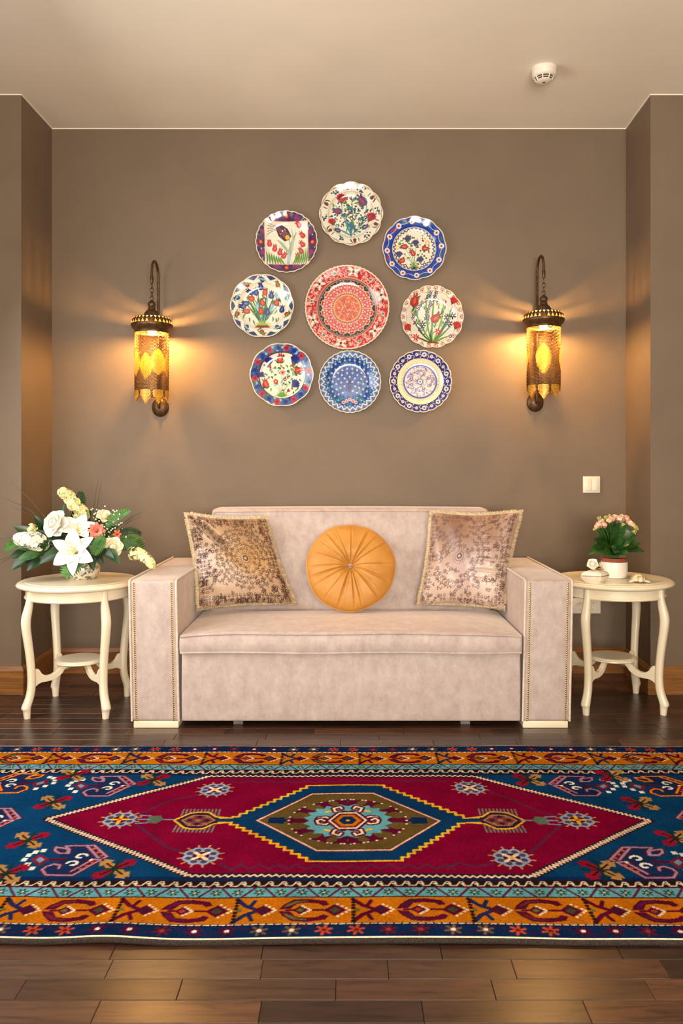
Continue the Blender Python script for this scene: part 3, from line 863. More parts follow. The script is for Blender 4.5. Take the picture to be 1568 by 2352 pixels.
def square_cushion(label, BL, BR, TR, TL, canvas, mat, thick, crease, group):
    BL, BR, TR, TL = map(Vector, (BL, BR, TR, TL))
    base = (BL + BR) / 2; base.z = min(BL.z, BR.z)
    root = thing('cushion', label, 'cushion', base, 0, group)
    nrm = (BR - BL).cross(TL - BL).normalized()        # towards the viewer
    if nrm.y > 0: nrm = -nrm
    def mid(u, v):
        # edges bow inwards between the ears
        u2 = .5 + (u - .5) * (1 - .07 * math.sin(PI * v)); v2 = .5 + (v - .5) * (1 - .07 * math.sin(PI * u))
        p = BL * (1 - u2) * (1 - v2) + BR * u2 * (1 - v2) + TR * u2 * v2 + TL * (1 - u2) * v2
        return p
    def puff(u, v):
        a = max(0, 4 * u * (1 - u)); b = max(0, 4 * v * (1 - v))
        return (a * b) ** .42
    N = 150
    co = np.zeros(((N + 1) ** 2, 3)); uv = np.zeros(((N + 1) ** 2, 2))
    k = 0
    for i in range(N + 1):
        for j in range(N + 1):
            u, v = j / N, i / N
            p = mid(u, v) + nrm * (thick * puff(u, v) + crease(u, v) * min(1, puff(u, v) * 2)) - base
            co[k] = p; uv[k] = (u, v); k += 1
    ii = (np.arange(N)[:, None] * (N + 1) + np.arange(N)[None, :]).ravel()
    q = np.stack([ii, ii + 1, ii + N + 2, ii + N + 1], -1)
    me = bpy.data.meshes.new('front_cover'); me.from_pydata(co.tolist(), [], q.tolist()); me.shade_smooth()
    set_print(me, canvas.sample(uv[:, 0], uv[:, 1]))
    link('front_cover', me, mat, root)
    P = [[mid(j / 30, i / 30) - nrm * (thick * .72 * puff(j / 30, i / 30)) - base for j in range(31)] for i in range(31)]
    MB().grid(P).build('back_cover', M['backcloth'], root)
    # fringe: many short twisted threads all round
    mb = MB(); rnd = random.Random(3)
    C = mid(.5, .5)
    edge = []
    for t in np.linspace(0, 1, 130, endpoint=False):
        for (u, v, ou, ov) in ((t, 0, 0, -1), (1, t, 1, 0), (1 - t, 1, 0, 1), (0, 1 - t, -1, 0)):
            edge.append((u, v, ou, ov))
    ex = (BR - BL).normalized(); ey = (TL - BL).normalized()
    for (u, v, ou, ov) in edge:
        for q_ in range(8):
            p = mid(u, v) - base + nrm * rnd.uniform(-.006, .006) + (ex if ov else ey) * rnd.uniform(-.002, .002)
            out = ex * ou + ey * ov
            # near the ears the threads fan out
            fu, fv = (u - .5) * 2, (v - .5) * 2
            if abs(fu) > .9 and abs(fv) > .9: out = (ex * fu + ey * fv).normalized()
            d = (out + (ex if ov else ey) * rnd.uniform(-.35, .35) + nrm * rnd.uniform(-.4, .4)).normalized()
            L = rnd.uniform(.009, .017)
            tip = p + d * L
            if ov < 0: tip.z = max(tip.z, rnd.uniform(.000, .004)) ; tip += nrm * rnd.uniform(0, .016)
            mb.tube([p - out * .006, p + d * L * .55, tip], [.0013, .0014, .0008], 3, caps=False)
    stuff(mb.build('fringe', M['fringe'], root, smooth=False))
    return root
GC = 'square printed cushions with fringe'
cvL = damask(21, (192, 160, 126), [(.05, .45, .22, (214, 196, 190)), (.6, .5, .2, (196, 146, 78)), (.6, .93, .3, (160, 124, 86)), (.35, .1, .25, (206, 174, 146))], (84, 56, 46), (.57, .5), .97)
cvR = damask(44, (196, 168, 148), [(.55, .45, .3, (196, 168, 168)), (.3, .85, .3, (136, 98, 74)), (.85, .3, .25, (214, 190, 172)), (.2, .15, .25, (206, 180, 160)), (.7, .85, .25, (160, 124, 100))], (104, 74, 68), (.42, .52), .62)
def crL(u, v):      # deep fold that runs from the raised ear into the cloth
    s = (u - .06) * .62 - (1 - v - .02) * .55; t = (u + (1 - v)) / 2
    d = -.055 * math.exp(-(s / .032) ** 2) * math.exp(-((t - .24) / .17) ** 2)
    d += .030 * math.exp(-((s + .08) / .06) ** 2) * math.exp(-((t - .2) / .2) ** 2)
    d += .006 * math.sin(26 * (u * .5 + v)) * math.exp(-((u - .1) / .12) ** 2)
    return d
def crR(u, v):
    d = 0
    for (v0, a) in ((.72, .010), (.60, .007), (.49, .012), (.37, .010), (.27, .006)):
        d -= a * math.exp(-((v - v0 + .06 * (u - .8)) / .016) ** 2) * math.exp(-((u - .85) / .2) ** 2)
    d += .004 * math.sin(20 * u + 9 * v)
    return d
square_cushion('beige cushion printed with a brown ring medallion, one ear folded, on the sofa',
               (-.713, 3.85, .446), (-.262, 3.985, .446), (-.415, 4.045, .868), (-.795, 3.96, .893), cvL, M['damask'], .085, crL, GC)
square_cushion('shiny lilac-beige cushion with faint brown scrolls and creased side, near the potted plant table',
               (.345, 3.975, .446), (.738, 3.855, .446), (.845, 3.955, .905), (.415, 4.04, .898), cvR, M['damask2'], .08, crR, GC)
# round pleated cushion
M['mustard'] = mat_noise('mustard_velvet', (184, 123, 48), (200, 140, 60), 10, 4, bmp=.08, bscale=260, rough=.5, sheen=.35, sheen_rough=.4, sheen_tint=lin((255, 220, 150)))
M['crystal'] = mat_noise('crystal_button', (205, 200, 195), (235, 232, 228), 200, 1, rough=.08, metal=.9)
def round_cushion():
    R = .214; T = .066
    root = thing('round_cushion', 'round mustard velvet cushion with pleats and a crystal button, on the sofa seat', 'cushion', (.010, 3.842, .441))
    tilt = Matrix.Translation((0, .082, .196)) @ Matrix.Rotation(math.radians(-22), 4, 'X')
    folds = [(math.radians(a), w_, d_) for a, w_, d_ in ((88, .03, .6), (62, .05, 1.1), (48, .04, .7), (33, .035, .8), (2, .03, .7), (-22, .05, 1.), (-48, .05, 1.1), (-74, .03, .8), (-84, .03, .7), (-106, .045, 1.1),
                                                       (-128, .03, .5), (-150, .035, .6), (-163, .05, 1.2), (-178, .03, .6), (158, .03, .6), (140, .025, .4), (124, .05, 1.1), (110, .025, .5))]
    NR, NA = 44, 420
    def surf(side):
        P = []
        for i in range(NR + 1):
            t = i / NR; row = []
            rho = math.sin(t * PI / 2) if t < 1 else 1.0
            for j in range(NA + 1):
                g = 2 * PI * j / NA
                r = R * rho * (1 + .012 * math.sin(3 * g + 1) + .008 * math.sin(7 * g))
                h = T * (max(0, 1 - rho ** 2.6)) ** .5
                h *= 1 - .62 * math.exp(-(rho / .2) ** 2)           # dimple under the button
                c = 0
                for a, w_, d_ in folds:
                    dg = (g - a + PI) % (2 * PI) - PI
                    ww = .55 * w_ * (1.0 + .35 / (rho + .12))
                    c += d_ * (math.exp(-(dg / ww) ** 2) - .22 * math.exp(-((abs(dg) - 2.2 * ww) / (1.3 * ww)) ** 2))
                h -= .0125 * c * (rho ** .45) * max(0, 1 - rho ** 4) if side > 0 else 0
                row.append(tilt @ Vector((r * math.cos(g), -side * h, r * math.sin(g))))
            P.append(row)
        return P
    mb = MB().grid(surf(1)); mb.build('front_cover', M['mustard'], root, angle=70)
    mb = MB().grid(surf(-1)); mb.build('back_cover', M['mustard'], root, angle=70)
    bt = MB(); bt.ball((0, -.030, 0), .013, 12, 6, (1, .7, 1)); bt.xform(tilt); bt.build('button', M['crystal'], root, angle=10)
    mb = MB().tube([tilt @ Vector((R * 1.0 * math.cos(2 * PI * k / 90) * (1 + .012 * math.sin(6 * PI * k / 90 + 1) + .008 * math.sin(14 * PI * k / 90)), 0, R * math.sin(2 * PI * k / 90) * (1 + .012 * math.sin(6 * PI * k / 90 + 1) + .008 * math.sin(14 * PI * k / 90)))) for k in range(90)], .004, 6, closed=True)
    mb.build('seam', M['mustard'], root)
round_cushion()

# ================================================================== side tables
def side_table(label, loc, rz):
    t = thing('side_table', label, 'table', loc, rz, 'cream side tables')
    R = .278; HT = .600
    top = MB().lathe([(0, HT), (R * .86, HT), (R * .865, HT - .0015), (R * .90, HT - .002), (R * .95, HT - .004), (R * .957, HT - .007), (R * .985, HT - .010), (R, HT - .016), (R * .99, HT - .022), (R * .955, HT - .026), (R * .93, HT - .030), (0, HT - .030)], 96)
    top.build('table_top', M['cream'], t, angle=25)
    ap = MB().lathe([(.232, HT - .030), (.236, HT - .030), (.236, HT - .066), (.240, HT - .068), (.242, HT - .073), (.238, HT - .078), (.222, HT - .078), (.222, HT - .030)], 96)
    ap.build('apron', M['cream'], t, angle=25)
    prof = [(.574, .236, .018), (.530, .236, .020), (.490, .243, .025), (.455, .251, .0275), (.425, .254, .0275), (.38, .250, .026), (.31, .240, .0245), (.24, .232, .0235), (.17, .228, .0235), (.125, .230, .024), (.095, .236, .0245), (.07, .245, .0255), (.052, .252, .027), (.042, .253, .026), (.034, .250, .0225), (.015, .249, .020), (0, .248, .0185)]
    prof = [(z, r, h * .72) for z, r, h in prof]
    fine = []
    for i in range(len(prof) - 1):
        p0, p1, p2, p3 = (Vector(prof[max(i - 1, 0)]), Vector(prof[i]), Vector(prof[i + 1]), Vector(prof[min(i + 2, len(prof) - 1)]))
        for q in (0, .5):
            fine.append(tuple(.5 * (2 * p1 + (p2 - p0) * q + (2 * p0 - 5 * p1 + 4 * p2 - p3) * q * q + (3 * p1 - p0 - 3 * p2 + p3) * q ** 3)))
    prof = fine + [prof[-1]]
    leg = MB(); n = 16; vs = []; fs = []
    for i, (z, r, h) in enumerate(prof):
        for k in range(n):
            g = 2 * PI * k / n + PI / 4
            e = 3.2
            c, s = math.cos(g), math.sin(g)
            q = (abs(c) ** e + abs(s) ** e) ** (-1 / e)
            vs.append((r + h * q * c, h * q * s, z))
    for i in range(len(prof) - 1):
        for k in range(n):
            l = (k + 1) % n; fs.append((i * n + k, i * n + l, (i + 1) * n + l, (i + 1) * n + k))
    fs += [tuple(range(n)), tuple((len(prof) - 1) * n + k for k in range(n))]
    leg.add(vs, fs)
    lme = leg.mesh('leg', angle=50)
    sp = [(.216, .212), (.208, .216), (.200, .214), (.192, .204), (.185, .192), (.172, .181), (.155, .176), (.135, .178), (.115, .187), (.098, .202), (.085, .2155), (.045, .2155), (.06, .206), (.074, .192), (.09, .172), (.112, .158), (.135, .151), (.16, .150), (.185, .150), (.2, .145), (.212, .136), (.216, .132)]
    st = MB().prism(sp, lambda u, v, q: (u, q, v), .020); sme = st.mesh('stretcher', smooth=False, bevel=.0025)
    for k in range(4):
        o = link('leg', lme, M['cream'], t); o.rotation_euler = (0, 0, PI / 4 + k * PI / 2)
        o = link('stretcher', sme, M['cream'], t); o.rotation_euler = (0, 0, PI / 4 + k * PI / 2)
    sh = MB().lathe([(0, .230), (.098, .230), (.100, .228), (.106, .228), (.108, .225), (.114, .222), (.115, .218), (.110, .214), (0, .2135)], 64)
    sh.build('shelf', M['cream'], t, angle=25)
    return t
TL_ = (-1.262, 3.790, 0); TR_ = (1.254, 3.843, 0)
side_table('round cream side table with cabriole legs carrying the flower arrangement', TL_, 0)
side_table('round cream side table with cabriole legs carrying the potted plant and figurines', TR_, 0)
# ================================================================== painted wall plates
WHT = (240, 232, 212); CRM = (236, 216, 178); COB = (36, 56, 150); NV = (34, 36, 84); TEAL = (40, 136, 140); TQ = (120, 186, 200); LG = (96, 150, 66); DG = (52, 90, 52); RD = (190, 34, 44); DRD = (130, 30, 38); PUR = (92, 66, 120); ORA = (226, 120, 44); BLK = (44, 36, 40)
class Plate(Canvas):
    def __init__(s, base): Canvas.__init__(s, -1.04, 1.04, -1.04, 1.04, 760, 760, base)
    def smooth(s):
        a = s.a; b = a.copy()
        b[1:-1, 1:-1] = (a[1:-1, 1:-1] * 2 + a[:-2, 1:-1] + a[2:, 1:-1] + a[1:-1, :-2] + a[1:-1, 2:]) / 6
        return b
    def tulip(s, x, y, ang, sz, col, inn=None, out=BLK):
        g = math.radians(ang) - PI / 2
        P = [(0, -.5), (.3, -.38), (.4, -.05), (.24, .32), (.32, .66), (.08, .42), (0, .8), (-.08, .42), (-.32, .66), (-.24, .32), (-.4, -.05), (-.3, -.38)]
        pp = place(P, x, y, sz, g); s.poly(pp, col); s.stroke(pp, .012, out, True)
        if inn: s.poly(place([(0, -.3), (.12, -.05), (0, .42), (-.12, -.05)], x, y, sz, g), inn)
    def carn(s, x, y, ang, sz, col, col2=None):
        g = math.radians(ang) - PI / 2
        P = [(0, -.5)] + [(.62 * math.sin(a) * (1 if i % 2 else .78), .1 + .55 * math.cos(a) * (1 if i % 2 else .78)) for i, a in enumerate(np.linspace(1.7, -1.7, 15))]
        s.poly(place(P, x, y, sz, g), col)
        if col2:
            for k in range(7): s.disc(*place([(-.3 + .1 * k, .1 + .15 * (k % 3))], x, y, sz, g)[0], sz * .07, col2)
        s.poly(place([(0, -.6), (.16, -.1), (-.16, -.1)], x, y, sz, g), DG)
    def flower(s, x, y, r, col, cc, n=6, ol=None):
        for k in range(n):
            g = 2 * PI * k / n + .4; s.disc(x + .58 * r * math.cos(g), y + .58 * r * math.sin(g), r * .44, col)
        s.disc(x, y, r * .42, cc)
    def star(s, x, y, r, col, n=6):
        for k in range(n):
            g = 2 * PI * k / n + .5; s.stroke([(x, y), (x + r * math.cos(g), y + r * math.sin(g))], r * .42, col)
        s.disc(x, y, r * .22, WHT)
    def leaf(s, p0, p1, p2, wd, col):
        pts = bez(p0, p1, p2, 9); s.stroke(pts, wd, col, ws=[wd * (.25 + .95 * math.sin(PI * min(1, .08 + i / 9.5))) for i in range(10)])
    def stem(s, p0, p1, p2, col=DG, wd=.018): s.stroke(bez(p0, p1, p2, 9), wd, col)
    def scal(s, n, r0, amp, wd, col, ph=0):
        s.stroke([((r0 + amp * abs(math.sin(n * g / 2 + ph))) * math.cos(g), (r0 + amp * abs(math.sin(n * g / 2 + ph))) * math.sin(g)) for g in np.linspace(0, 2 * PI, 240)], wd, col)
def pol(r, a): return (r * math.cos(math.radians(a)), r * math.sin(math.radians(a)))

def design_white_spring():
    p = Plate(WHT); rd = random.Random(1)
    p.scal(12, .93, .05, .03, (150, 150, 120)); p.disc(0, 0, .735, (170, 172, 140), .715); p.disc(0, 0, .69, (196, 200, 170), .68)
    for k in range(12):
        a = 30 * k + 8
        if k % 2: p.tulip(*pol(.84, a), a, .13, DRD, None, (120, 60, 50)); p.leaf(pol(.78, a - 9), pol(.9, a - 8), pol(.9, a - 3), .035, DG); p.leaf(pol(.78, a + 9), pol(.86, a + 9), pol(.93, a + 8), .03, TEAL)
        else:
            for q in range(7): p.disc(*pol(.84 + rd.uniform(-.07, .07), a + rd.uniform(-8, 8)), .026, NV)
            p.leaf(pol(.77, a - 8), pol(.83, a), pol(.92, a + 8), .02, TEAL)
    for e, c in (((-.5, .3), (-.2, .0)), ((-.3, .55), (-.35, .1)), ((.5, .4), (.5, -.2)), ((.6, -.1), (.3, -.3)), ((-.62, -.2), (-.4, -.5)), ((.0, .6), (.1, .0)), ((.4, -.4), (.1, -.5)), ((-.5, -.42), (-.2, -.5))):
        p.stem((0, -.66), c, e, TEAL, .022)
    for k in range(64):
        g, r = rd.uniform(0, 6.3), rd.uniform(.1, .64); x, y = r * math.cos(g), r * math.sin(g)
        p.leaf((x, y), (x + .05, y + .04), (x + .1 * math.cos(g * 3), y + .1 * math.sin(g * 3)), .05, rd.choice((LG, DG, TEAL)))
    for k in range(105):
        g, r = rd.uniform(0, 6.3), rd.uniform(.05, .64); p.disc(r * math.cos(g), r * math.sin(g), .024, rd.choice((NV, NV, (70, 70, 110), DRD)))
    p.carn(-.3, .48, 90, .3, RD, NV); p.carn(.62, -.1, 60, .3, RD, NV); p.carn(-.6, -.24, 110, .22, RD); p.carn(.0, -.36, 90, .16, RD)
    p.tulip(.36, .44, 130, .34, PUR, RD); p.tulip(-.42, .12, 170, .26, PUR, RD); p.tulip(.44, -.38, 20, .2, PUR, TQ); p.tulip(-.42, -.5, 170, .18, PUR, TQ)
    for a in range(30, 151, 15): p.leaf((0, -.7), pol(.05, a), (0 + .2 * math.cos(math.radians(a)), -.7 + .2 * math.sin(math.radians(a))), .035, (30, 110, 130))
    return p
def design_tulip_square():
    p = Plate((70, 52, 98)); rd = random.Random(2)
    for k in range(420):
        r, g = rd.uniform(.6, 1), rd.uniform(0, 6.3); p.disc(r * math.cos(g), r * math.sin(g), rd.uniform(.012, .028), rd.choice(((38, 34, 78), (120, 80, 140), (38, 34, 78), (220, 200, 200), (90, 110, 60), (140, 40, 60))))
    for a in (0, 90, 180, 270):
        p.flower(*pol(.83, a), .12, (120, 30, 70), (230, 120, 50), 8)
        for d in (-23, 23): p.flower(*pol(.84, a + d), .1, (116, 60, 120), (190, 40, 70), 7)
    for a in (45, 135, 225, 315): p.flower(*pol(.96, a), .05, (220, 150, 140), RD, 6)
    p.poly([(-.72, .67), (.68, .67), (.70, -.72), (-.69, -.72)], WHT)
    p.stroke([(-.72, .67), (.68, .67), (.70, -.72), (-.69, -.72)], .02, (224, 190, 160), True)
    for k in range(60):
        x, y = rd.uniform(-.66, .64), rd.uniform(-.66, .62); p.stem((x, y), (x + .04, y + .02), (x + .06, y - .03), (226, 202, 170), .012)
    p.leaf((.05, -.7), (.1, -.1), (.3, .32), .1, (150, 178, 150)); p.leaf((.02, -.6), (.3, -.1), (.14, .48), .06, (180, 196, 166)); p.leaf((.1, -.4), (-.1, -.05), (-.3, .08), .08, (160, 182, 150)); p.stem((.06, -.68), (.2, -.3), (.05, .15), (170, 160, 160), .03)
    p.leaf((.04, -.72), (.1, -.5), (.02, -.3), .09, (176, 196, 204))
    p.poly(place([(0, -.36), (.16, -.3), (.22, 0), (.12, .3), (0, .34), (-.12, .3), (-.22, 0), (-.16, -.3)], -.12, .33, .86, math.radians(38)), (54, 26, 48))
    for k in range(5): p.stem((-.26 + .05 * k, .48 - .03 * k), (-.15 + .05 * k, .3), (-.06 + .04 * k, .16 + .02 * k), (150, 100, 130), .014)
    for k in range(22): p.disc(-.12 + rd.uniform(-.13, .13), .33 + rd.uniform(-.17, .17), .016, rd.choice((RD, WHT, (180, 120, 150))))
    for k in range(5): p.stem((-.26, .5 - .03 * k), (-.45, .55 - .03 * k), (-.62, .62 - .09 * k), (110, 80, 90), .014)
    p.disc(.02, .17, .075, (240, 180, 40))
    for x, y, a in ((-.56, -.03, 95), (-.39, -.19, 85), (-.22, -.31, 75), (-.09, -.42, 55), (.39, .57, 130), (.51, .24, 130), (.51, -.05, 130), (.46, -.27, 115), (.35, -.46, 95)):
        p.tulip(x, y, a, .2, (206, 52, 58), (232, 110, 100), (150, 40, 50))
    for k in range(7): p.leaf((-.62 + .09 * k, -.7), (-.6 + .06 * k, -.5), (-.66 + .08 * k, -.3 - .03 * k), .05, LG); p.leaf((.2 + .07 * k, -.7), (.32 + .06 * k, -.55), (.3 + .06 * k, -.35 + .03 * k), .045, LG)
    return p
def design_blue_ring():
    p = Plate((34, 70, 170)); rd = random.Random(3)
    for k in range(12):
        a = 30 * k + 5
        p.leaf(pol(.8, a + 8), pol(.9, a + 12), pol(.9, a + 22), .05, rd.choice((DG, RD, (30, 46, 130)))); p.stem(pol(.86, a + 6), pol(.8, a + 14), pol(.86, a + 24), (220, 220, 235), .016)
        p.flower(*pol(.85, a), .085, WHT, RD, 7)
    p.disc(0, 0, .73, WHT); p.disc(0, 0, .735, (26, 52, 150), .69); p.disc(0, 0, .68, (160, 190, 190), .66)
    pts = [((.62 + .035 * (1 if k % 2 else -1)) * math.cos(2 * PI * k / 64), (.62 + .035 * (1 if k % 2 else -1)) * math.sin(2 * PI * k / 64)) for k in range(64)]
    p.stroke(pts, .03, (84, 62, 90), True)
    for e in ((-.2, .45), (.1, .35), (-.4, .2), (.4, .2), (-.45, -.1), (.2, -.3), (-.4, -.3), (.0, .0)): p.stem((0, -.55), (e[0] * .3, e[1] * .2 - .2), e, (120, 150, 110), .016)
    for k in range(80):
        g, r = rd.uniform(0, 6.3), rd.uniform(.1, .52); x, y = r * math.cos(g), r * math.sin(g); p.disc(x, y, rd.uniform(.02, .035), rd.choice((DG, LG, DG, (214, 190, 90), DRD)))
    for x, y in ((-.2, .3), (.05, .18), (-.47, -.18), (.2, -.35)): p.carn(x, y, 90, .2, (40, 40, 110)); p.leaf((x, y - .1), (x + .05, y - .15), (x + .12, y - .12), .03, DG)
    for x, y, a in ((-.3, .08, 180), (.35, .02, 0), (-.38, -.36, 210), (-.04, -.12, 120)): p.tulip(x, y, a, .2, RD, ORA)
    for a in range(20, 161, 20): p.leaf((0, -.62), (0, -.6), (.18 * math.cos(math.radians(a)), -.62 + .2 * math.sin(math.radians(a))), .04, LG)
    p.disc(0, -.6, .05, NV)
    p.flower(-.28, -.52, .06, PUR, WHT); p.flower(.33, -.48, .06, PUR, WHT); p.flower(.42, .2, .08, (230, 190, 110), WHT); p.flower(-.52, .05, .07, (230, 190, 110), WHT)
    return p
def design_blue_red_tulips():
    p = Plate(WHT); rd = random.Random(4)
    p.scal(10, .92, .06, .025, (90, 100, 150)); p.disc(0, 0, .75, (214, 190, 150), .73)
    for k in range(10):
        a = 36 * k
        p.poly([pol(1.0, a), pol(.93, a + 9), pol(.84, a), pol(.93, a - 9)], (52, 64, 110))
        p.tulip(*pol(.84, a + 18), a + 60, .18, (RD if k % 2 else (44, 60, 140)), ORA if k % 2 else TQ); p.leaf(pol(.78, a + 8), pol(.9, a + 14), pol(.86, a + 30), .04, LG if k % 2 else TQ)
    for k in range(13):
        a = 15 + 12.5 * k; p.leaf((0, -.62), (.25 * math.cos(math.radians(a)), -.2), pol(.6, a + rd.uniform(-6, 6)), .045, rd.choice((TQ, LG, DG, TQ)))
    for k in range(56):
        g, r = rd.uniform(0, 6.3), rd.uniform(.05, .66); x, y = r * math.cos(g), r * math.sin(g); p.leaf((x, y), (x + .03, y - .06), (x + rd.uniform(-.12, .12), y - .14), .035, rd.choice((TQ, DG, LG)))
    for x, y, a, c in ((-.2, .45, 100, 1), (.08, .45, 90, 0), (.28, .35, 85, 1), (-.35, .25, 160, 0), (-.52, .1, 170, 1), (-.5, -.15, 175, 0), (-.05, -.15, 100, 0), (.16, -.18, 90, 1), (.45, .12, 60, 0), (.62, -.1, 80, 1), (-.38, .45, 150, 1), (-.05, .62, 100, 1), (.0, .12, 120, 0), (-.62, .0, 180, 1)):
        p.tulip(x, y, a, .21, (44, 60, 140) if c else (206, 44, 36), (90, 130, 190) if c else ORA)
    for a in range(10, 171, 14): p.leaf((0, -.68), (0, -.65), (.3 * math.cos(math.radians(a)), -.68 + .26 * math.sin(math.radians(a))), .045, (156, 184, 80))
    p.poly([(-.26, -.68), (.26, -.68), (.16, -.6), (-.16, -.6)], (150, 60, 60))
    return p
def design_red_medallion():
    p = Plate((196, 44, 50)); rd = random.Random(5)
    for k in range(520):
        r, g = rd.uniform(.74, .97), rd.uniform(0, 6.3); x, y = r * math.cos(g), r * math.sin(g); a = rd.uniform(0, 6.3)
        p.stroke([(x + .028 * math.cos(a + t), y + .028 * math.sin(a + t)) for t in (0, 1, 2, 3)], .012, (238, 206, 186))
    for k in range(6):
        a = 60 * k + 20
        for s in (-1, 1): p.leaf(pol(.85, a), pol(.92, a + 5 * s), pol(.95, a + 9 * s), .05, WHT); p.leaf(pol(.85, a), pol(.8, a + 5 * s), pol(.77, a + 8 * s), .045, WHT); p.disc(*pol(.86, a + 9 * s), .025, (50, 60, 50))
        p.disc(*pol(.86, a), .03, BLK); p.disc(*pol(.86, a + 30), .045, WHT); p.disc(*pol(.86, a + 30), .032, (70, 130, 120))
    p.disc(0, 0, .735, (214, 160, 140)); p.disc(0, 0, .70, (120, 60, 60), .68); p.disc(0, 0, .67, (44, 44, 42))
    for k in range(48): p.disc(*pol(.645, 7.5 * k), .02, (130, 160, 140) if k % 2 else (90, 110, 100))
    N = 16
    pts = [((.57 + .06 * abs(math.sin(N * g / 2))) * math.cos(g), (.57 + .06 * abs(math.sin(N * g / 2))) * math.sin(g)) for g in np.linspace(0, 2 * PI, 260)]
    p.poly(pts, (198, 46, 52)); p.stroke(pts, .014, (240, 214, 190), True)
    for k in range(N):
        a = 360 / N * k
        p.stroke([pol(.35, a), pol(.56, a)], .022, (236, 200, 180)); p.stroke([pol(.35, a), pol(.56, a)], .008, (160, 40, 50))
        c = a + 360 / N / 2
        for r, d in ((.43, 0), (.5, 5), (.5, -5), (.56, 0), (.57, 6), (.57, -6), (.38, 4), (.38, -4)): p.disc(*pol(r, c + d), .02, (240, 206, 186))
        p.disc(*pol(.49, c), .016, (110, 130, 110))
    p.disc(0, 0, .345, (60, 50, 44)); p.disc(0, 0, .33, (220, 170, 90), .30); p.disc(0, 0, .30, (204, 66, 44))
    for k in range(110):
        r, g = .29 * math.sqrt(rd.random()), rd.uniform(0, 6.3); x, y = r * math.cos(g), r * math.sin(g); a = rd.uniform(0, 6.3)
        p.stroke([(x + .025 * math.cos(a + t), y + .025 * math.sin(a + t)) for t in (0, 1.1, 2.2)], .011, rd.choice(((236, 170, 80), (240, 200, 150), (120, 40, 40), (240, 190, 110))))
    return p
def design_hyacinth():
    p = Plate(WHT); rd = random.Random(6)
    for k in range(26):
        a = 360 / 26 * k; p.disc(*pol(.93, a), .07, (176, 116, 106)); p.disc(*pol(.91, a), .05, (226, 196, 180)); p.disc(*pol(.9, a), .022, (150, 70, 70))
    p.disc(0, 0, .84, WHT); p.scal(14, .80, .05, .015, (190, 140, 120))
    for e, c, q in (((-.12, .9), (-.3, .1), LG), ((.1, .8), (.0, .2), LG), ((.35, .6), (.45, 0), (130, 180, 60)), ((-.6, .5), (-.5, -.1), LG), ((.65, .35), (.5, -.2), TEAL), ((.6, .1), (.4, -.4), DG), ((-.55, -.15), (-.4, -.5), DG), ((.0, -.35), (-.1, -.6), DG), ((.68, -.2), (.3, -.6), LG), ((-.55, -.6), (-.3, -.75), DG), ((.25, -.45), (.2, -.7), LG), ((.55, -.6), (.3, -.7), LG)):
        p.leaf((0, -.84), c, e, .05, q)
    for k in range(9):
        y = .78 - .1 * k; x = -.08 - .045 * k
        for s in (-1, 1): p.star(x + s * (.09 + .015 * k) + (.12 if k < 3 else .04), y, .06, NV, 5)
    p.stem((.0, .85), (-.1, .3), (-.25, -.1), (90, 130, 150), .018)
    p.tulip(-.56, .5, 70, .36, (186, 52, 44), (214, 110, 80)); p.tulip(.12, -.03, 40, .34, (190, 44, 44), (220, 110, 90))
    for x, y in ((-.5, -.17), (-.3, -.22), (-.34, -.38), (.5, .0), (.66, .05), (.55, -.2)): p.star(x, y, .1, NV, 6)
    p.carn(.68, .5, 60, .24, RD); p.carn(.78, -.3, 60, .26, RD); p.carn(-.76, -.36, 130, .24, RD); p.star(.2, -.46, .1, RD, 7); p.star(-.52, -.65, .1, RD, 7); p.flower(.58, -.62, .06, PUR, WHT)
    for x, y in ((.2, .3), (.4, .25), (.3, .1), (-.62, .2), (-.6, .05), (.45, .75), (.1, -.3), (.3, -.3), (-.2, -.5)): p.leaf((x, y), (x + .04, y + .08), (x + .02, y + .18), .04, rd.choice((LG, DG, (140, 190, 70))))
    for k in range(46):
        g, r = rd.uniform(0, 6.3), rd.uniform(.1, .74); x, y = r * math.cos(g), r * math.sin(g); p.leaf((x, y), (x + .03, y + .05), (x + rd.uniform(-.05, .07), y + .1), .03, rd.choice((LG, DG, (140, 190, 70), TEAL, (150, 50, 50))))
    p.poly([(-.2, -.86), (.25, -.86), (.15, -.8), (-.1, -.8)], (140, 40, 40))
    return p
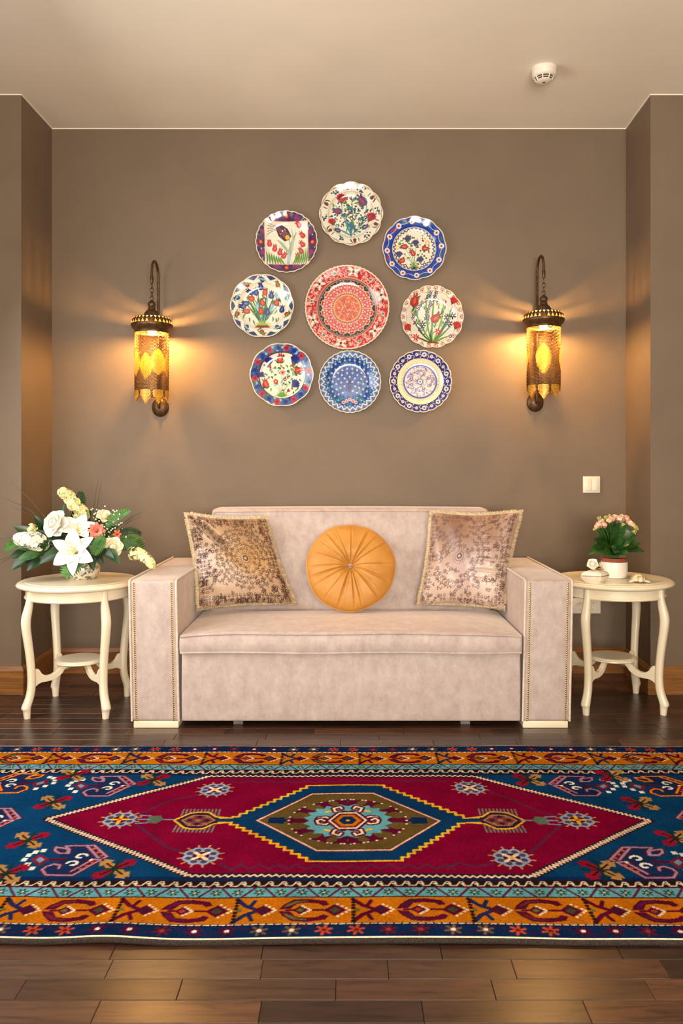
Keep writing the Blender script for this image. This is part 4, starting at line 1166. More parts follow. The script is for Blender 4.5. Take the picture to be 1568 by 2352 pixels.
def design_turquoise_rim():
    p = Plate((64, 96, 150)); rd = random.Random(7)
    for k in range(160):
        r, g = rd.uniform(.74, 1), rd.uniform(0, 6.3); p.disc(r * math.cos(g), r * math.sin(g), rd.uniform(.02, .06), rd.choice(((34, 56, 140), (70, 130, 150), (44, 70, 150), (150, 190, 200), (60, 110, 90))))
    for k in range(10):
        p.flower(*pol(.86, 36 * k + 8), .1, (186, 50, 62), (120, 40, 80), 7); p.disc(*pol(.86, 36 * k + 26), .07, (30, 48, 140))
    p.disc(0, 0, .74, (90, 60, 60)); p.disc(0.01, -.01, .72, WHT)
    for e in ((-.4, .4), (-.05, .5), (.35, .45), (.45, .15), (-.6, 0), (-.5, -.3), (.35, -.3), (-.2, -.2), (.05, .1), (.5, -.1)): p.stem((0, -.66), (e[0] * .4, -.2), e, (140, 170, 120), .014)
    for k in range(85):
        g, r = rd.uniform(0, 6.3), rd.uniform(.1, .66); x, y = r * math.cos(g), r * math.sin(g); p.leaf((x, y), (x + .03, y + .03), (x + rd.uniform(-.08, .08), y + rd.uniform(-.08, .08)), .045, rd.choice((DG, LG, DG, TQ, (150, 60, 50))))
    for x, y, a, s in ((-.4, .42, 100, .22), (.4, .45, 60, .26), (.4, -.3, 40, .24)): p.carn(x, y, a, s * 1.15, (36, 44, 130)); p.disc(x - .1 * math.cos(math.radians(a)), y - .13, .035, RD)
    p.carn(-.62, 0, 140, .18, (80, 70, 140))
    for x, y, a in ((-.06, .52, 75), (.52, .16, 20), (-.52, -.28, 100)): p.tulip(x, y, a, .26, (196, 44, 40), (224, 120, 70)); p.leaf((x - .02, y - .13), (x - .1, y - .15), (x - .14, y - .04), .035, DG); p.leaf((x, y - .13), (x + .08, y - .15), (x + .14, y - .04), .035, DG)
    p.flower(-.2, -.2, .08, RD, (200, 180, 100), 5); p.flower(.02, .08, .09, (206, 160, 150), RD, 6)
    for a in range(15, 166, 15): p.leaf((0, -.7), (0, -.68), (.22 * math.cos(math.radians(a)), -.7 + .2 * math.sin(math.radians(a))), .04, LG)
    return p
def design_peacock():
    p = Plate((92, 116, 160)); rd = random.Random(8)
    p.disc(0, 0, .80, (40, 84, 160))
    for k in range(260):
        r, g = .8 * math.sqrt(rd.random()), rd.uniform(0, 6.3); x, y = r * math.cos(g), r * math.sin(g); p.leaf((x, y), (x, y + .05), (x + .02, y + .11), .05, rd.choice(((26, 60, 140), (60, 110, 180), (30, 74, 160), (70, 130, 170))))
    pts = [((.87 + .06 * (1 if k % 2 else -1)) * math.cos(2 * PI * k / 60), (.87 + .06 * (1 if k % 2 else -1)) * math.sin(2 * PI * k / 60)) for k in range(60)]
    p.stroke(pts, .035, (214, 220, 230), True)
    for k in range(30): p.disc(*pol(.955, 12 * k), .03, (60, 80, 140)); p.disc(*pol(.79, 12 * k + 6), .028, (150, 190, 200))
    for ring_ in range(10):
        r = .17 + .135 * ring_; n = int(5 + 4.4 * ring_)
        for k in range(n):
            a = math.radians(-58 + 296 * (k + .5 * (ring_ % 2)) / n); x, y = r * math.cos(a), -.14 + r * math.sin(a)
            if math.hypot(x, y) < .76:
                p.disc(x, y, .038, (26, 44, 110)); p.disc(x, y, .031, (238, 232, 224)); p.disc(x, y, .013, (170, 60, 60))
    p.leaf((0, -.3), (-.02, -.1), (0, .08), .1, (22, 34, 110)); p.disc(0, -.1, .035, (120, 30, 50))
    for k in range(5): p.flower(-.2 + .1 * k, -.56 - .05 * abs(2 - k), .06, (230, 190, 180), (190, 90, 90))
    for x in (-.5, -.35, .35, .5): p.leaf((x, -.62), (x * .8, -.55), (x * .6, -.5), .05, TEAL)
    return p
def design_cream_ring():
    p = Plate((42, 48, 128)); rd = random.Random(9)
    for k in range(22):
        a = 360 / 22 * k
        p.flower(*pol(.86, a), .075 if k % 2 else .05, (236, 222, 206), (60, 70, 150) if k % 2 else (200, 120, 100), 6); p.stem(pol(.8, a + 5), pol(.92, a + 8), pol(.86, a + 13), (230, 220, 214), .016); p.disc(*pol(.94, a + 8), .018, WHT); p.disc(*pol(.78, a + 8), .018, WHT)
    p.disc(0, 0, .745, (250, 232, 190)); p.disc(0, 0, .55, (60, 70, 140), .53)
    for k in range(80): p.stroke([pol(.56, 4.5 * k), pol(.62, 4.5 * k)], .012, (90, 130, 150))
    p.disc(0, 0, .545, (40, 60, 160)); p.disc(0, 0, .50, (222, 206, 200))
    for k in range(190):
        r, g = .48 * math.sqrt(rd.random()), rd.uniform(0, 6.3); x, y = r * math.cos(g), r * math.sin(g); a = rd.uniform(0, 6.3)
        p.stroke([(x + .03 * math.cos(a + t), y + .03 * math.sin(a + t)) for t in (0, .9, 1.8, 2.7)], .014, rd.choice(((40, 54, 140), (40, 54, 140), (70, 80, 160), (170, 70, 70))))
    for k in range(8): p.disc(*pol(.3, 45 * k + 20), .045, (50, 66, 150)); p.disc(*pol(.3, 45 * k + 20), .02, WHT)
    p.disc(0, 0, .10, (50, 90, 150)); p.disc(0, 0, .065, WHT); p.disc(0, 0, .03, (50, 66, 150))
    return p
M['glaze'] = mat_attr('painted_glaze', var=.08, scale=30, rough=.16, spec=.55, coat=.35, coat_rough=.08)
M['bisque'] = mat_noise('plate_rim_cream', (226, 212, 186), (238, 226, 202), 40, 2, rough=.3)
def wall_plate(label, px, py, rpx, design, scall, amp, deep=.034):
    d = YB - .02; R = rpx * d / F_PX
    c = fp(px, py, d)
    NR, NA = 80, 380
    prof = lambda t: .007 + (deep - .014) * (1 / (1 + math.exp(-(t - .70) / .045))) * .55 + (deep - .007 - (deep - .014) * .55) * max(0, (t - .55) / .45) ** 1.6
    vs = [(0, -prof(0), 0)]; uv = [(0, 0)]; fs = []
    ts = [i / NR for i in range(1, NR + 1)]
    def rim(g):
        return 1 + amp * (abs(math.cos(scall * g / 2)) - .6)
    for t in ts:
        for k in range(NA):
            g = 2 * PI * k / NA; s = 1 + (rim(g) - 1) * t ** 6
            vs.append((R * t * s * math.cos(g), -prof(t), R * t * s * math.sin(g))); uv.append((t * math.cos(g), t * math.sin(g)))
    for k in range(NA):
        l = (k + 1) % NA; fs.append((0, 1 + k, 1 + l))
        for i in range(NR - 1): fs.append((1 + i * NA + k, 1 + (i + 1) * NA + k, 1 + (i + 1) * NA + l, 1 + i * NA + l))
    nfront = len(vs)
    bprof = [(.985, prof(1) - .004), (.62, .004), (.58, 0), (.52, 0), (.5, .003)]
    b0 = 1 + (NR - 1) * NA
    for t, y in bprof:
        for k in range(NA):
            g = 2 * PI * k / NA; s = 1 + (rim(g) - 1) * t ** 6
            vs.append((R * t * s * math.cos(g), -y, R * t * s * math.sin(g)))
    prev = b0
    for i in range(len(bprof)):
        cur = nfront + i * NA
        for k in range(NA):
            l = (k + 1) % NA; fs.append((prev + k, cur + k, cur + l, prev + l))
        prev = cur
    me = bpy.data.meshes.new('wall_plate'); me.from_pydata(vs, [], fs); me.shade_smooth()
    uv = np.array(uv); col = design.sample(uv[:, 0], uv[:, 1])
    rr_ = np.hypot(uv[:, 0], uv[:, 1]); col[rr_ > .972] = (232, 216, 186)
    full = np.empty((len(vs), 3)); full[:] = (226, 210, 180); full[:nfront] = col
    set_print(me, full * .94)
    o = link('wall_plate', me, M['glaze']); o.location = (c.x, YB, c.z)
    tag(o, label, 'plate', 'painted plates on the wall')
wall_plate('white scalloped plate with red carnations and turquoise stems, topmost of the wall plates', 806, 492, 72.5, design_white_spring(), 12, .045)
wall_plate('purple-rimmed plate with a square panel of one dark and many red tulips', 658, 556, 71, design_tulip_square(), 24, .025)
wall_plate('plate with cobalt blue rim of white daisies and small tulips inside', 951, 571, 73, design_blue_ring(), 12, .035)
wall_plate('white plate crowded with blue and red tulips, beside the big red plate', 602, 703, 72.5, design_blue_red_tulips(), 10, .03)
wall_plate('large red medallion plate in the middle of the plate ring', 797, 707, 96.5, design_red_medallion(), 60, .012, .042)
wall_plate('white plate with navy hyacinth spray and pinkish scale rim', 992, 728, 71.5, design_hyacinth(), 14, .04)
wall_plate('plate with blue and red flowered rim around white centre with navy blossoms', 647, 861, 72.5, design_turquoise_rim(), 10, .035)
wall_plate('blue plate covered with rows of white peacock-eye dots', 803, 877, 71.5, design_peacock(), 30, .018)
wall_plate('navy and white plate with a plain cream ring', 965, 876, 71.5, design_cream_ring(), 22, .025)

# ================================================================== wall lamps
M['bronze'] = mat_noise('aged_bronze', (70, 48, 30), (104, 76, 46), 60, 3, rough=.42, metal=.65)
M['chain'] = mat_noise('brass_chain', (70, 48, 22), (112, 82, 38), 200, 2, rough=.35, metal=.9)
def filigree_mat():
    m, nt, b = new_mat('pierced_gilt'); nt.nodes.remove(b)
    out = nt.nodes['Material Output']
    n, _ = noise(nt, 220, 2); r = ramp(nt, n.outputs['Fac'], [(.35, lin((188, 132, 38))), (.65, lin((226, 178, 72)))])
    d = nt.nodes.new('ShaderNodeBsdfPrincipled'); d.inputs['Roughness'].default_value = .35; d.inputs['Metallic'].default_value = .3
    t = nt.nodes.new('ShaderNodeBsdfTranslucent'); mx = nt.nodes.new('ShaderNodeMixShader'); mx.inputs[0].default_value = .16
    nt.links.new(r.outputs[0], d.inputs['Base Color']); nt.links.new(r.outputs[0], t.inputs['Color'])
    nt.links.new(d.outputs[0], mx.inputs[1]); nt.links.new(t.outputs[0], mx.inputs[2]); nt.links.new(mx.outputs[0], out.inputs['Surface'])
    return m
M['gilt'] = filigree_mat()
LAMP_W = 2700.0
def bulb_mat():
    m, nt, b = new_mat('lit_bulb'); setp(b, emit=(1.0, .54, .16), emit_s=LAMP_W, rough=.3)
    n, _ = noise(nt, 10, 1); r = ramp(nt, n.outputs['Fac'], [(0, (1, .8, .5)), (1, (1, .85, .6))]); nt.links.new(r.outputs[0], b.inputs['Base Color'])
    return m
M['bulb'] = bulb_mat()
def pierced(mb, N, z0, z1, r0, r1, up, fill=.72, sub=1):
    """one row of triangular holes round a band from (r0, z0) to (r1, z1)"""
    for k in range(N):
        def P(u, v):
            g = 2 * PI * (k + u) / N; r = r0 + (r1 - r0) * v
            return (r * math.cos(g), r * math.sin(g), z0 + (z1 - z0) * v)
        e = (1 - fill) / 2
        t = [(e, .14), (1 - e, .14), (.5, .9)] if up else [(1 - e, .86), (e, .86), (.5, .1)]
        A, B, C, D = (0, 0), (1, 0), (1, 1), (0, 1)
        vs = [P(*q) for q in (A, B, C, D)] + [P(*q) for q in t]
        if up: fs = [(0, 1, 5, 4), (1, 2, 6, 5), (2, 3, 6), (3, 0, 4, 6)]
        else: fs = [(2, 3, 5, 4), (3, 0, 6, 5), (0, 1, 6), (1, 2, 4, 6)]
        mb.add(vs, fs)
def wall_lamp(label, loc, spin, seed):
    rd = random.Random(seed)
    root = thing('wall_lamp', label, 'lamp', loc, 0, 'pierced bronze wall lamps')
    LY = -.195
    pl = MB().lathe([(0, 0), (.046, 0), (.046, .006), (.040, .014), (.026, .022), (.012, .026), (0, .027)], 40)
    pl.xform(Matrix.Rotation(PI / 2, 4, 'X')); pl.v = [(x, y, z * 1.15) for x, y, z in pl.v]
    pl.build('wall_rose', M['bronze'], root)
    pts = [(0, -.018, -.005), (0, -.040, .0), (0, -.048, .02)] + [(0, -.05, z) for z in np.linspace(.08, .68, 8)]
    for k in range(1, 12):
        g = PI * k / 12; pts.append((0, LY + .0725 + .0725 * math.cos(g), .69 + .075 * math.sin(g)))
    pts += [(0, LY, .69), (0, LY, .655)]
    arm = MB().tube(pts, .0068, 10); arm.build('curved_arm', M['bronze'], root)
    tip = MB().lathe([(0, .632), (.0075, .634), (.009, .65), (.0095, .668), (.0072, .672), (0, .673)], 16, (0, LY, 0)); tip.build('arm_tip', M['bronze'], root)
    for k, z in enumerate((.618, .596, .574, .556)):
        ln = []
        for q in range(18):
            g = 2 * PI * q / 18; a, b = .0085 * math.cos(g), .0145 * math.sin(g)
            ln.append((a if k % 2 else a * .25, LY + (a * .25 if k % 2 else a), z + b))
        MB().tube(ln, .0021, 6, closed=True).build('chain_link', M['bronze'], root)
    hat = MB()
    # finial, neck, dome
    hat.lathe([(0, .548), (.006, .546), (.009, .540), (.018, .534), (.021, .524), (.018, .513), (.014, .508), (.019, .503), (.019, .494), (.026, .490), (.034, .482), (.041, .468), (.0425, .460)], 40, (0, LY, 0))
    p1 = MB(); pierced(p1, 14, .4575, .4600, .050, .0425, True, .5)
    p1.lathe([(.050, .4575), (.070, .4555), (.093, .452)], 56)
    NH = 30
    pierced(p1, NH, .452, .438, .093, .1035, True, .62); pierced(p1, NH, .438, .415, .1035, .1075, False, .74)
    def sk(r0, z0, r1, z1): 
        n = 60; vs = [(r0 * math.cos(2 * PI * k / n), r0 * math.sin(2 * PI * k / n), z0) for k in range(n)] + [(r1 * math.cos(2 * PI * k / n), r1 * math.sin(2 * PI * k / n), z1) for k in range(n)]
        p1.add(vs, [(k, (k + 1) % n, n + (k + 1) % n, n + k) for k in range(n)])
    for a, b in zip([(.1075, .415), (.1065, .406), (.100, .396), (.092, .387), (.088, .381)], [(.1065, .406), (.100, .396), (.092, .387), (.088, .381), (.088, .374)]): sk(*a, *b)
    p1.v = [(x, y + LY, z) for x, y, z in p1.v]
    hat.add(p1.v, p1.f); hat.build('hood', M['bronze'], root, angle=50)
    MB().lathe([(0, .455), (.014, .455), (.016, .43), (.016, .405), (.012, .402), (0, .402)], 20, (0, LY, 0)).build('socket', M['bronze'], root)
    MB().ball((0, LY, .384), .020, 20, 14, (1, 1, 1.1)).build('bulb', M['bulb'], root)
    # chain curtain
    NS = 96; RC = .0855
    cur = MB(); L = .0088
    meds = [spin + k * PI / 2 for k in range(4)]
    def near(g):
        return min(abs((g - m + PI) % (2 * PI) - PI) for m in meds)
    for k in range(NS):
        g = 2 * PI * k / NS; dg = near(g)
        # strand foot: long between, pointed ornaments under the medallions
        zb = .052 - .030 * math.exp(-((dg - .78) / .22) ** 2) + rd.uniform(-.003, .003)
        z = .376 - rd.random() * .008; i = rd.randrange(2); w_ = rd.uniform(-.02, .02)
        while z > zb:
            inm = dg < .47 * max(0, 1 - abs((z - .215) / .072)) ** .7 if abs(z - .215) < .072 else False
            if not inm:
                gg = g + w_ * (.376 - z) ; ca, sa = math.cos(gg), math.sin(gg)
                cx, cy = RC * ca, LY + RC * sa
                a = .0031
                tx, ty = (-sa, ca) if i % 2 else (ca, sa)
                vs = [(cx + tx * a, cy + ty * a, z - L / 2), (cx, cy, z + .0008), (cx - tx * a, cy - ty * a, z - L / 2), (cx, cy, z - L - .0008)]
                nx_, ny_ = -ty * .0009, tx * .0009
                ring_o = vs; ring_i = [(cx + tx * a * .35, cy + ty * a * .35, z - L / 2), (cx, cy, z - .0018), (cx - tx * a * .35, cy - ty * a * .35, z - L / 2), (cx, cy, z - L + .0018)]
                top_ = [(x + nx_, y + ny_, zz) for x, y, zz in ring_o]; 
                mid_o = [(x, y, zz) for x, y, zz in ring_o]
                cur.add([(cx + tx * a * .7 + nx_, cy + ty * a * .7 + ny_, z - L / 2), (cx + nx_, cy + ny_, z - .0005), (cx - tx * a * .7 + nx_, cy - ty * a * .7 + ny_, z - L / 2), (cx + nx_, cy + ny_, z - L + .0005)] + ring_o + ring_i,
                        [(4, 5, 1, 0), (5, 6, 2, 1), (6, 7, 3, 2), (7, 4, 0, 3), (0, 1, 9, 8), (1, 2, 10, 9), (2, 3, 11, 10), (3, 0, 8, 11), (4, 8, 9, 5), (5, 9, 10, 6), (6, 10, 11, 7), (7, 11, 8, 4)])
            z -= L * .92; i += 1
    stuff(cur.build('chain_curtain', M['chain'], root, smooth=False))
    # ring that carries the strands
    MB().tube([(.0865 * math.cos(2 * PI * k / 48), LY + .0865 * math.sin(2 * PI * k / 48), .374) for k in range(48)], .003, 6, closed=True).build('ring', M['bronze'], root)
    def lattice(mask, g0, zc, rcyl, cell):
        mb = MB()
        for iu in range(-8, 8):
            for iv in range(-14, 14):
                u, v = (iu + .5) * cell, (iv + .5) * cell
                if not mask(u, v) > abs(u): continue
                def P(a, b, r): 
                    gg = g0 + a / rcyl; return (r * math.cos(gg), LY + r * math.sin(gg), zc + b)
                h = cell / 2; q = h * rd.uniform(.30, .62)
                O = [(u - h, v - h), (u + h, v - h), (u + h, v + h), (u - h, v + h)]; I = [(u, v - q), (u + q, v), (u, v + q), (u - q, v)]
                O = [(math.copysign(min(abs(a), max(0.0004, mask(a, b))), a) if abs(a) > mask(a, b) else a, b) for a, b in O]
                vs = [P(*w_, rcyl) for w_ in O + I]
                mb.add(vs, [(0, 1, 4), (1, 5, 4), (1, 2, 5), (2, 6, 5), (2, 3, 6), (3, 7, 6), (3, 0, 7), (0, 4, 7)])
        return mb
    def mmask(u, v):
        t = abs(v) / .072
        return .041 * (math.cos(min(t, 1) * PI / 2) ** .72) * (1 if t < .7 else 1 - .6 * (t - .7)) if t <= 1.06 else 0
    for m in meds:
        lattice(mmask, m, .215, .0868, .0062).build('medallion', M['gilt'], root, smooth=False)
        def omask(u, v):
            t = (.055 - v - .02)
            if not -.036 < v < .026: return 0
            return .030 if v > .002 else .030 * (v + .036) / .038
        for dm in (0, PI / 4): lattice(omask, m + dm, .045, .0868, .0056).build('pendant', M['gilt'], root, smooth=False)
    return root
wall_lamp('bronze wall lamp with chain curtain, above the flower arrangement', (-1.026, YB, 1.449), -PI / 2 + .62, 1)
wall_lamp('bronze wall lamp with chain curtain, above the potted plant and light switch', (1.018, YB, 1.476), -PI / 2 - .25, 2)

# ================================================================== switch, socket, smoke detector
M['ivory'] = mat_noise('ivory_plastic', (226, 212, 190), (232, 219, 198), 12, 2, rough=.35)
M['socket_dark'] = mat_noise('socket_hole', (30, 26, 24), (44, 38, 34), 12, 2, rough=.6)
M['chrome'] = mat_noise('steel_contact', (150, 146, 140), (176, 172, 166), 50, 2, rough=.3, metal=1)
s0 = fp(1357, 1113, YB)
sw = thing('light_switch', 'ivory double-rocker light switch on the taupe wall', 'switch', (s0.x, YB, s0.z))
rounded_box((-.0465, -.011, -.0455), (.0465, 0, .0455), .003, (2, 1, 2), k=2).build('frame', M['ivory'], sw)
for x in (-.0172, .0172): 
    rounded_box((x - .0163, -.0155, -.033), (x + .0163, -.006, .033), .002, (2, 1, 2), lambda p: Vector((p.x, p.y + (p.z * .03 if p.y < -.01 else 0), p.z)), k=2).build('rocker', M['ivory'], sw)
k0 = fp(1345, 1391, YB)
so = thing('power_socket', 'ivory double power socket low on the wall behind the side table', 'socket', (k0.x, YB, k0.z))
rounded_box((-.078, -.010, -.042), (.078, 0, .042), .003, (2, 1, 2), k=2).build('frame', M['ivory'], so)
for x in (-.037, .037):
    c = MB().lathe([(.0215, 0), (.0215, .0015), (.0195, .0015), (.0185, -.006), (0, -.006)], 32); c.xform(Matrix.Translation((x, -.0105, 0)) @ Matrix.Rotation(PI / 2, 4, 'X'))
    cup = c.build('socket_cup', M['ivory'], so)
    for dx in (-.0095, .0095):
        h = MB().lathe([(.0032, 0), (.0032, .002), (0, .002)], 12); h.xform(Matrix.Translation((x + dx, -.0046, 0)) @ Matrix.Rotation(PI / 2, 4, 'X')); h.build('pin_hole', M['socket_dark'], cup)
    for dz in (-.017, .017):
        h = MB(); h.box((x, -.010, dz), (.006, .006, .003)); h.build('earth_clip', M['chrome'], cup, smooth=False)
D0 = fp(1249, 157, 3.745)
sd = thing('smoke_detector', 'round white smoke detector on the ceiling', 'smoke detector', (D0.x, D0.y, CEIL))
M['white_plastic'] = mat_noise('white_plastic', (226, 214, 196), (232, 221, 204), 12, 2, rough=.4)
body = MB().lathe([(.0, 0), (.058, 0), (.0585, -.004), (.0565, -.010), (.0555, -.030), (.052, -.038), (.046, -.041), (.043, -.043)], 56).build('body', M['white_plastic'], sd)
MB().lathe([(.043, -.042), (.038, -.046), (.033, -.055)], 48).build('vent_core', M['socket_dark'], sd)
for k in range(8):
    g = 2 * PI * (k + .5) / 8
    MB().tube([(.0445 * math.cos(g), .0445 * math.sin(g), -.041), (.0335 * math.cos(g), .0335 * math.sin(g), -.058)], .003, 6).build('vent_rib', M['white_plastic'], sd)
MB().lathe([(.042, -.049), (.0425, -.0505), (.039, -.0505)], 48).build('vent_ring', M['white_plastic'], sd)
MB().lathe([(0, -.0625), (.006, -.0625), (.007, -.0645), (.020, -.064), (.032, -.060), (.035, -.0575), (.034, -.055), (0, -.055)], 48).build('cap', M['white_plastic'], sd)
MB().lathe([(0, -.066), (.0045, -.0655), (.006, -.0625), (0, -.062)], 20).build('led_window', M['socket_dark'], sd)
# ================================================================== plants and small things
def frame_from(d, up=Vector((0, 0, 1))):
    d = Vector(d).normalized(); a = up if abs(d.dot(up)) < .95 else Vector((1, 0, 0))
    x = a.cross(d).normalized(); y = d.cross(x)
    return Matrix(((x.x, y.x, d.x), (x.y, y.y, d.y), (x.z, y.z, d.z)))
def blade(p, d, n, L, W, bend=.6, fold=.25, nu=9, shape=.75, wave=0.0, curl=0.0, nw=4):
    """leaf or petal surface: starts at p, runs along d, face normal n, bends away from n over its length"""
    d = Vector(d).normalized(); n = Vector(n); n = (n - d * n.dot(d)).normalized(); s = d.cross(n)
    pts = []; c = Vector(p)
    for i in range(nu + 1):
        t = i / nu; a = bend * t
        dd = d * math.cos(a) - n * math.sin(a); nn = n * math.cos(a) + d * math.sin(a)
        w_ = W * (math.sin(PI * min(1, max(0, t ** shape * .97 + .02)))) ** .8
        row = []
        for j in range(-nw // 2, nw // 2 + 1):
            q = j / (nw / 2)
            row.append(c + s * (q * w_ / 2) + nn * (abs(q) ** 1.5 * fold * w_ / 2 + wave * math.sin(t * 9 + q * 3) * w_ * abs(q) - curl * w_ * q * q * t))
        pts.append(row); c = c + dd * (L / nu)
    return pts
M['leaf'] = mat_noise('dark_green_leaf', (16, 42, 20), (32, 64, 28), 30, 3, rough=.35, spec=.5)
M['leaf2'] = mat_noise('mid_green_leaf', (30, 66, 26), (52, 92, 36), 40, 3, rough=.42)
M['fern'] = mat_noise('fern_green', (44, 92, 28), (74, 124, 42), 40, 3, rough=.5)
M['stem'] = mat_noise('green_stem', (60, 92, 44), (84, 116, 56), 40, 2, rough=.5)
M['grass'] = mat_noise('bear_grass', (52, 58, 34), (76, 80, 46), 20, 2, rough=.5)
M['petal'] = mat_noise('white_petal', (218, 213, 198), (232, 228, 215), 30, 3, rough=.5, sss=.15)
M['cpetal'] = mat_noise('cream_petal', (240, 226, 186), (250, 240, 210), 30, 3, rough=.5, sss=.15)
M['gpetal'] = mat_noise('greenish_cream_blossom', (214, 210, 130), (240, 234, 190), 90, 2, rough=.5)
M['wblossom'] = mat_noise('white_blossom', (226, 222, 196), (240, 237, 222), 70, 2, rough=.5)
M['coral'] = mat_noise('coral_petal', (226, 96, 74), (240, 132, 104), 60, 2, rough=.5)
M['coral_dark'] = mat_noise('coral_centre', (130, 52, 52), (170, 76, 66), 90, 2, rough=.7)
M['pollen'] = mat_noise('yellow_stamen', (196, 170, 70), (226, 206, 110), 90, 2, rough=.6)
def marble_pot():
    m, nt, b = new_mat('pebbled_glass_bowl')
    tc = nt.nodes.new('ShaderNodeTexCoord'); v = nt.nodes.new('ShaderNodeTexVoronoi'); v.inputs['Scale'].default_value = 95
    nt.links.new(tc.outputs['Object'], v.inputs['Vector'])
    r = ramp(nt, v.outputs['Color'], [(.0, lin((236, 226, 204))), (.55, lin((216, 204, 176))), (.72, lin((96, 96, 84))), (1, lin((230, 222, 206)))])
    nt.links.new(r.outputs[0], b.inputs['Base Color']); bump(nt, b, v.outputs['Distance'], .3, .004); setp(b, rough=.12, coat=.6, coat_rough=.05)
    return m
M['pebble'] = marble_pot()
FT = Vector((-1.262, 3.790, .600))
fl = thing('flower_arrangement', 'large bouquet of white lilies, roses, ferns in a pebbled bowl on cream table', 'flowers', FT)
VC = Vector((.012, .012, 0))
MB().lathe([(0, .003), (.052, .003), (.055, .0), (.060, .003), (.074, .022), (.080, .044), (.077, .066), (.068, .082), (.064, .080), (.072, .064), (.074, .044), (.0, .05)], 56, VC).build('bowl', M['pebble'], fl)
FOAM = VC + Vector((0, 0, .10))
mo = MB().ball((VC.x, VC.y, .085), .066, 18, 10, (1, 1, .62)); mo.build('moss', M['leaf'], fl)
def P(px, py, d): return fp(px, py, d) - FT
def stem_to(q, name='stem', r=.0024, mat='stem', sag=.02):
    a = FOAM; b = Vector(q); m_ = (a + b) / 2 + Vector((0, 0, sag))
    pts = [a * (1 - t) ** 2 + m_ * 2 * t * (1 - t) + b * t * t for t in [i / 7 for i in range(8)]]
    MB().tube(pts, r, 6).build(name, M[mat], fl)
def lily(c, face, size, roll=0.0, openness=1.0, mask=None):
    root = MB(); R3 = frame_from(face); c = Vector(c)
    core = MB()
    for k in range(6):
        g = roll + k * PI / 3 + .3; e = Vector((math.cos(g), math.sin(g), 0))
        tip = R3 @ (e * .004 + e * .014 + Vector((0, 0, size * .42)))
        core.tube([c, c + R3 @ (e * .008 + Vector((0, 0, size * .22))), c + tip], [.0011, .001, .0008], 5); core.ball(c + tip, .0035, 6, 4, (1.5, 1, .7))
    core.tube([c, c + R3 @ Vector((0, 0, size * .52))], .0016, 6)
    o = core.build('lily', M['pollen'], fl)
    for k in range(6):
        if mask and k not in mask: continue
        g = roll + k * PI / 3; e = Vector((math.cos(g), math.sin(g), 0)); inner = k % 2
        d = R3 @ (e * math.sin(.62 * openness) + Vector((0, 0, math.cos(.62 * openness))))
        n = R3 @ (Vector((0, 0, 1)) * math.sin(.62 * openness) - e * math.cos(.62 * openness))
        pts = blade(c - R3 @ Vector((0, 0, .01)), d, n, size * (1.0 if inner else 1.04), size * (.62 if inner else .48), bend=1.15 * openness, fold=.34, nu=12, shape=.82, wave=.05)
        MB().grid(pts).build('petal', M['petal'], o, angle=80)
    return o
def rose(c, face, r, mat='petal'):
    c = Vector(c); R3 = frame_from(face)
    core = MB()
    pts = []
    for i in range(40):
        a = i * .42; rr_ = r * (.06 + .010 * i * .8); pts.append(R3 @ Vector((rr_ * math.cos(a), rr_ * math.sin(a), r * (.62 - .012 * i))) + c)
    core.tube(pts, r * .085, 6); core.ball(c, r * .45, 14, 8)
    o = core.build('rose', M[mat], fl)
    for ly, (n, out, L, W, tilt, bend) in enumerate(((4, .16, .78, .8, .12, -.35), (5, .26, .88, .92, .38, -.25), (6, .34, 1.0, 1.02, .72, .15), (6, .34, 1.02, 1.05, 1.08, .45))):
        for k in range(n):
            g = 2 * PI * (k + .37 * ly) / n; e = Vector((math.cos(g), math.sin(g), 0))
            d = R3 @ (e * math.sin(tilt) + Vector((0, 0, math.cos(tilt)))); nn = R3 @ (Vector((0, 0, 1)) * math.sin(tilt) - e * math.cos(tilt))
            pp = blade(c + R3 @ (e * r * out * .6 - Vector((0, 0, r * .38))), d, nn, r * L * 1.05, r * W, bend=bend + random.uniform(-.12, .12), fold=.5, nu=8, shape=1.7, wave=.05)
            MB().grid(pp).build('petal', M[mat], o, angle=80)
    return o
def floret_mb(mb, c, face, r, n=5):
    R3 = frame_from(face); c = Vector(c)
    for k in range(n):
        g = 2 * PI * k / n + random.random() * .4; e = Vector((math.cos(g), math.sin(g), .25)).normalized()
        pp = blade(c, R3 @ e, R3 @ Vector((0, 0, 1)), r, r * .85, bend=.5, fold=.25, nu=4, shape=1.3, nw=2)
        mb.grid(pp)
def spike(name, path, rad, n, mat, fr):
    """cluster of florets packed along a path"""
    path = [Vector(p) for p in path]; mb = MB()
    for k in range(n):
        t = random.random() * (len(path) - 1); i = min(int(t), len(path) - 2); a = path[i].lerp(path[i + 1], t - i)
        v = Vector((random.gauss(0, 1), random.gauss(-.35, 1), random.gauss(.15, 1))).normalized(); rr_ = rad * (1 - .45 * t / max(1, len(path) - 1))
        floret_mb(mb, a + v * rr_, v, fr * random.uniform(.75, 1.15))
    mb.tube(path, rad * .35, 6)
    return mb.build(name, M[mat], fl, angle=80)
def leaf_at(name, base, tip, W, mat='leaf', n=(0, -.4, 1), bend=.5, fold=.25, parent=fl):
    base, tip = Vector(base), Vector(tip); d = tip - base
    a = bend / 2
    dd = d.normalized(); nn = Vector(n); nn = (nn - dd * nn.dot(dd)).normalized()
    d0 = dd * math.cos(a) + nn * math.sin(a)
    return MB().grid(blade(base, d0, nn, d.length * (1 + bend * bend / 20), W, bend=bend, fold=fold, nu=8, shape=.8)).build(name, M[mat], parent, angle=80)
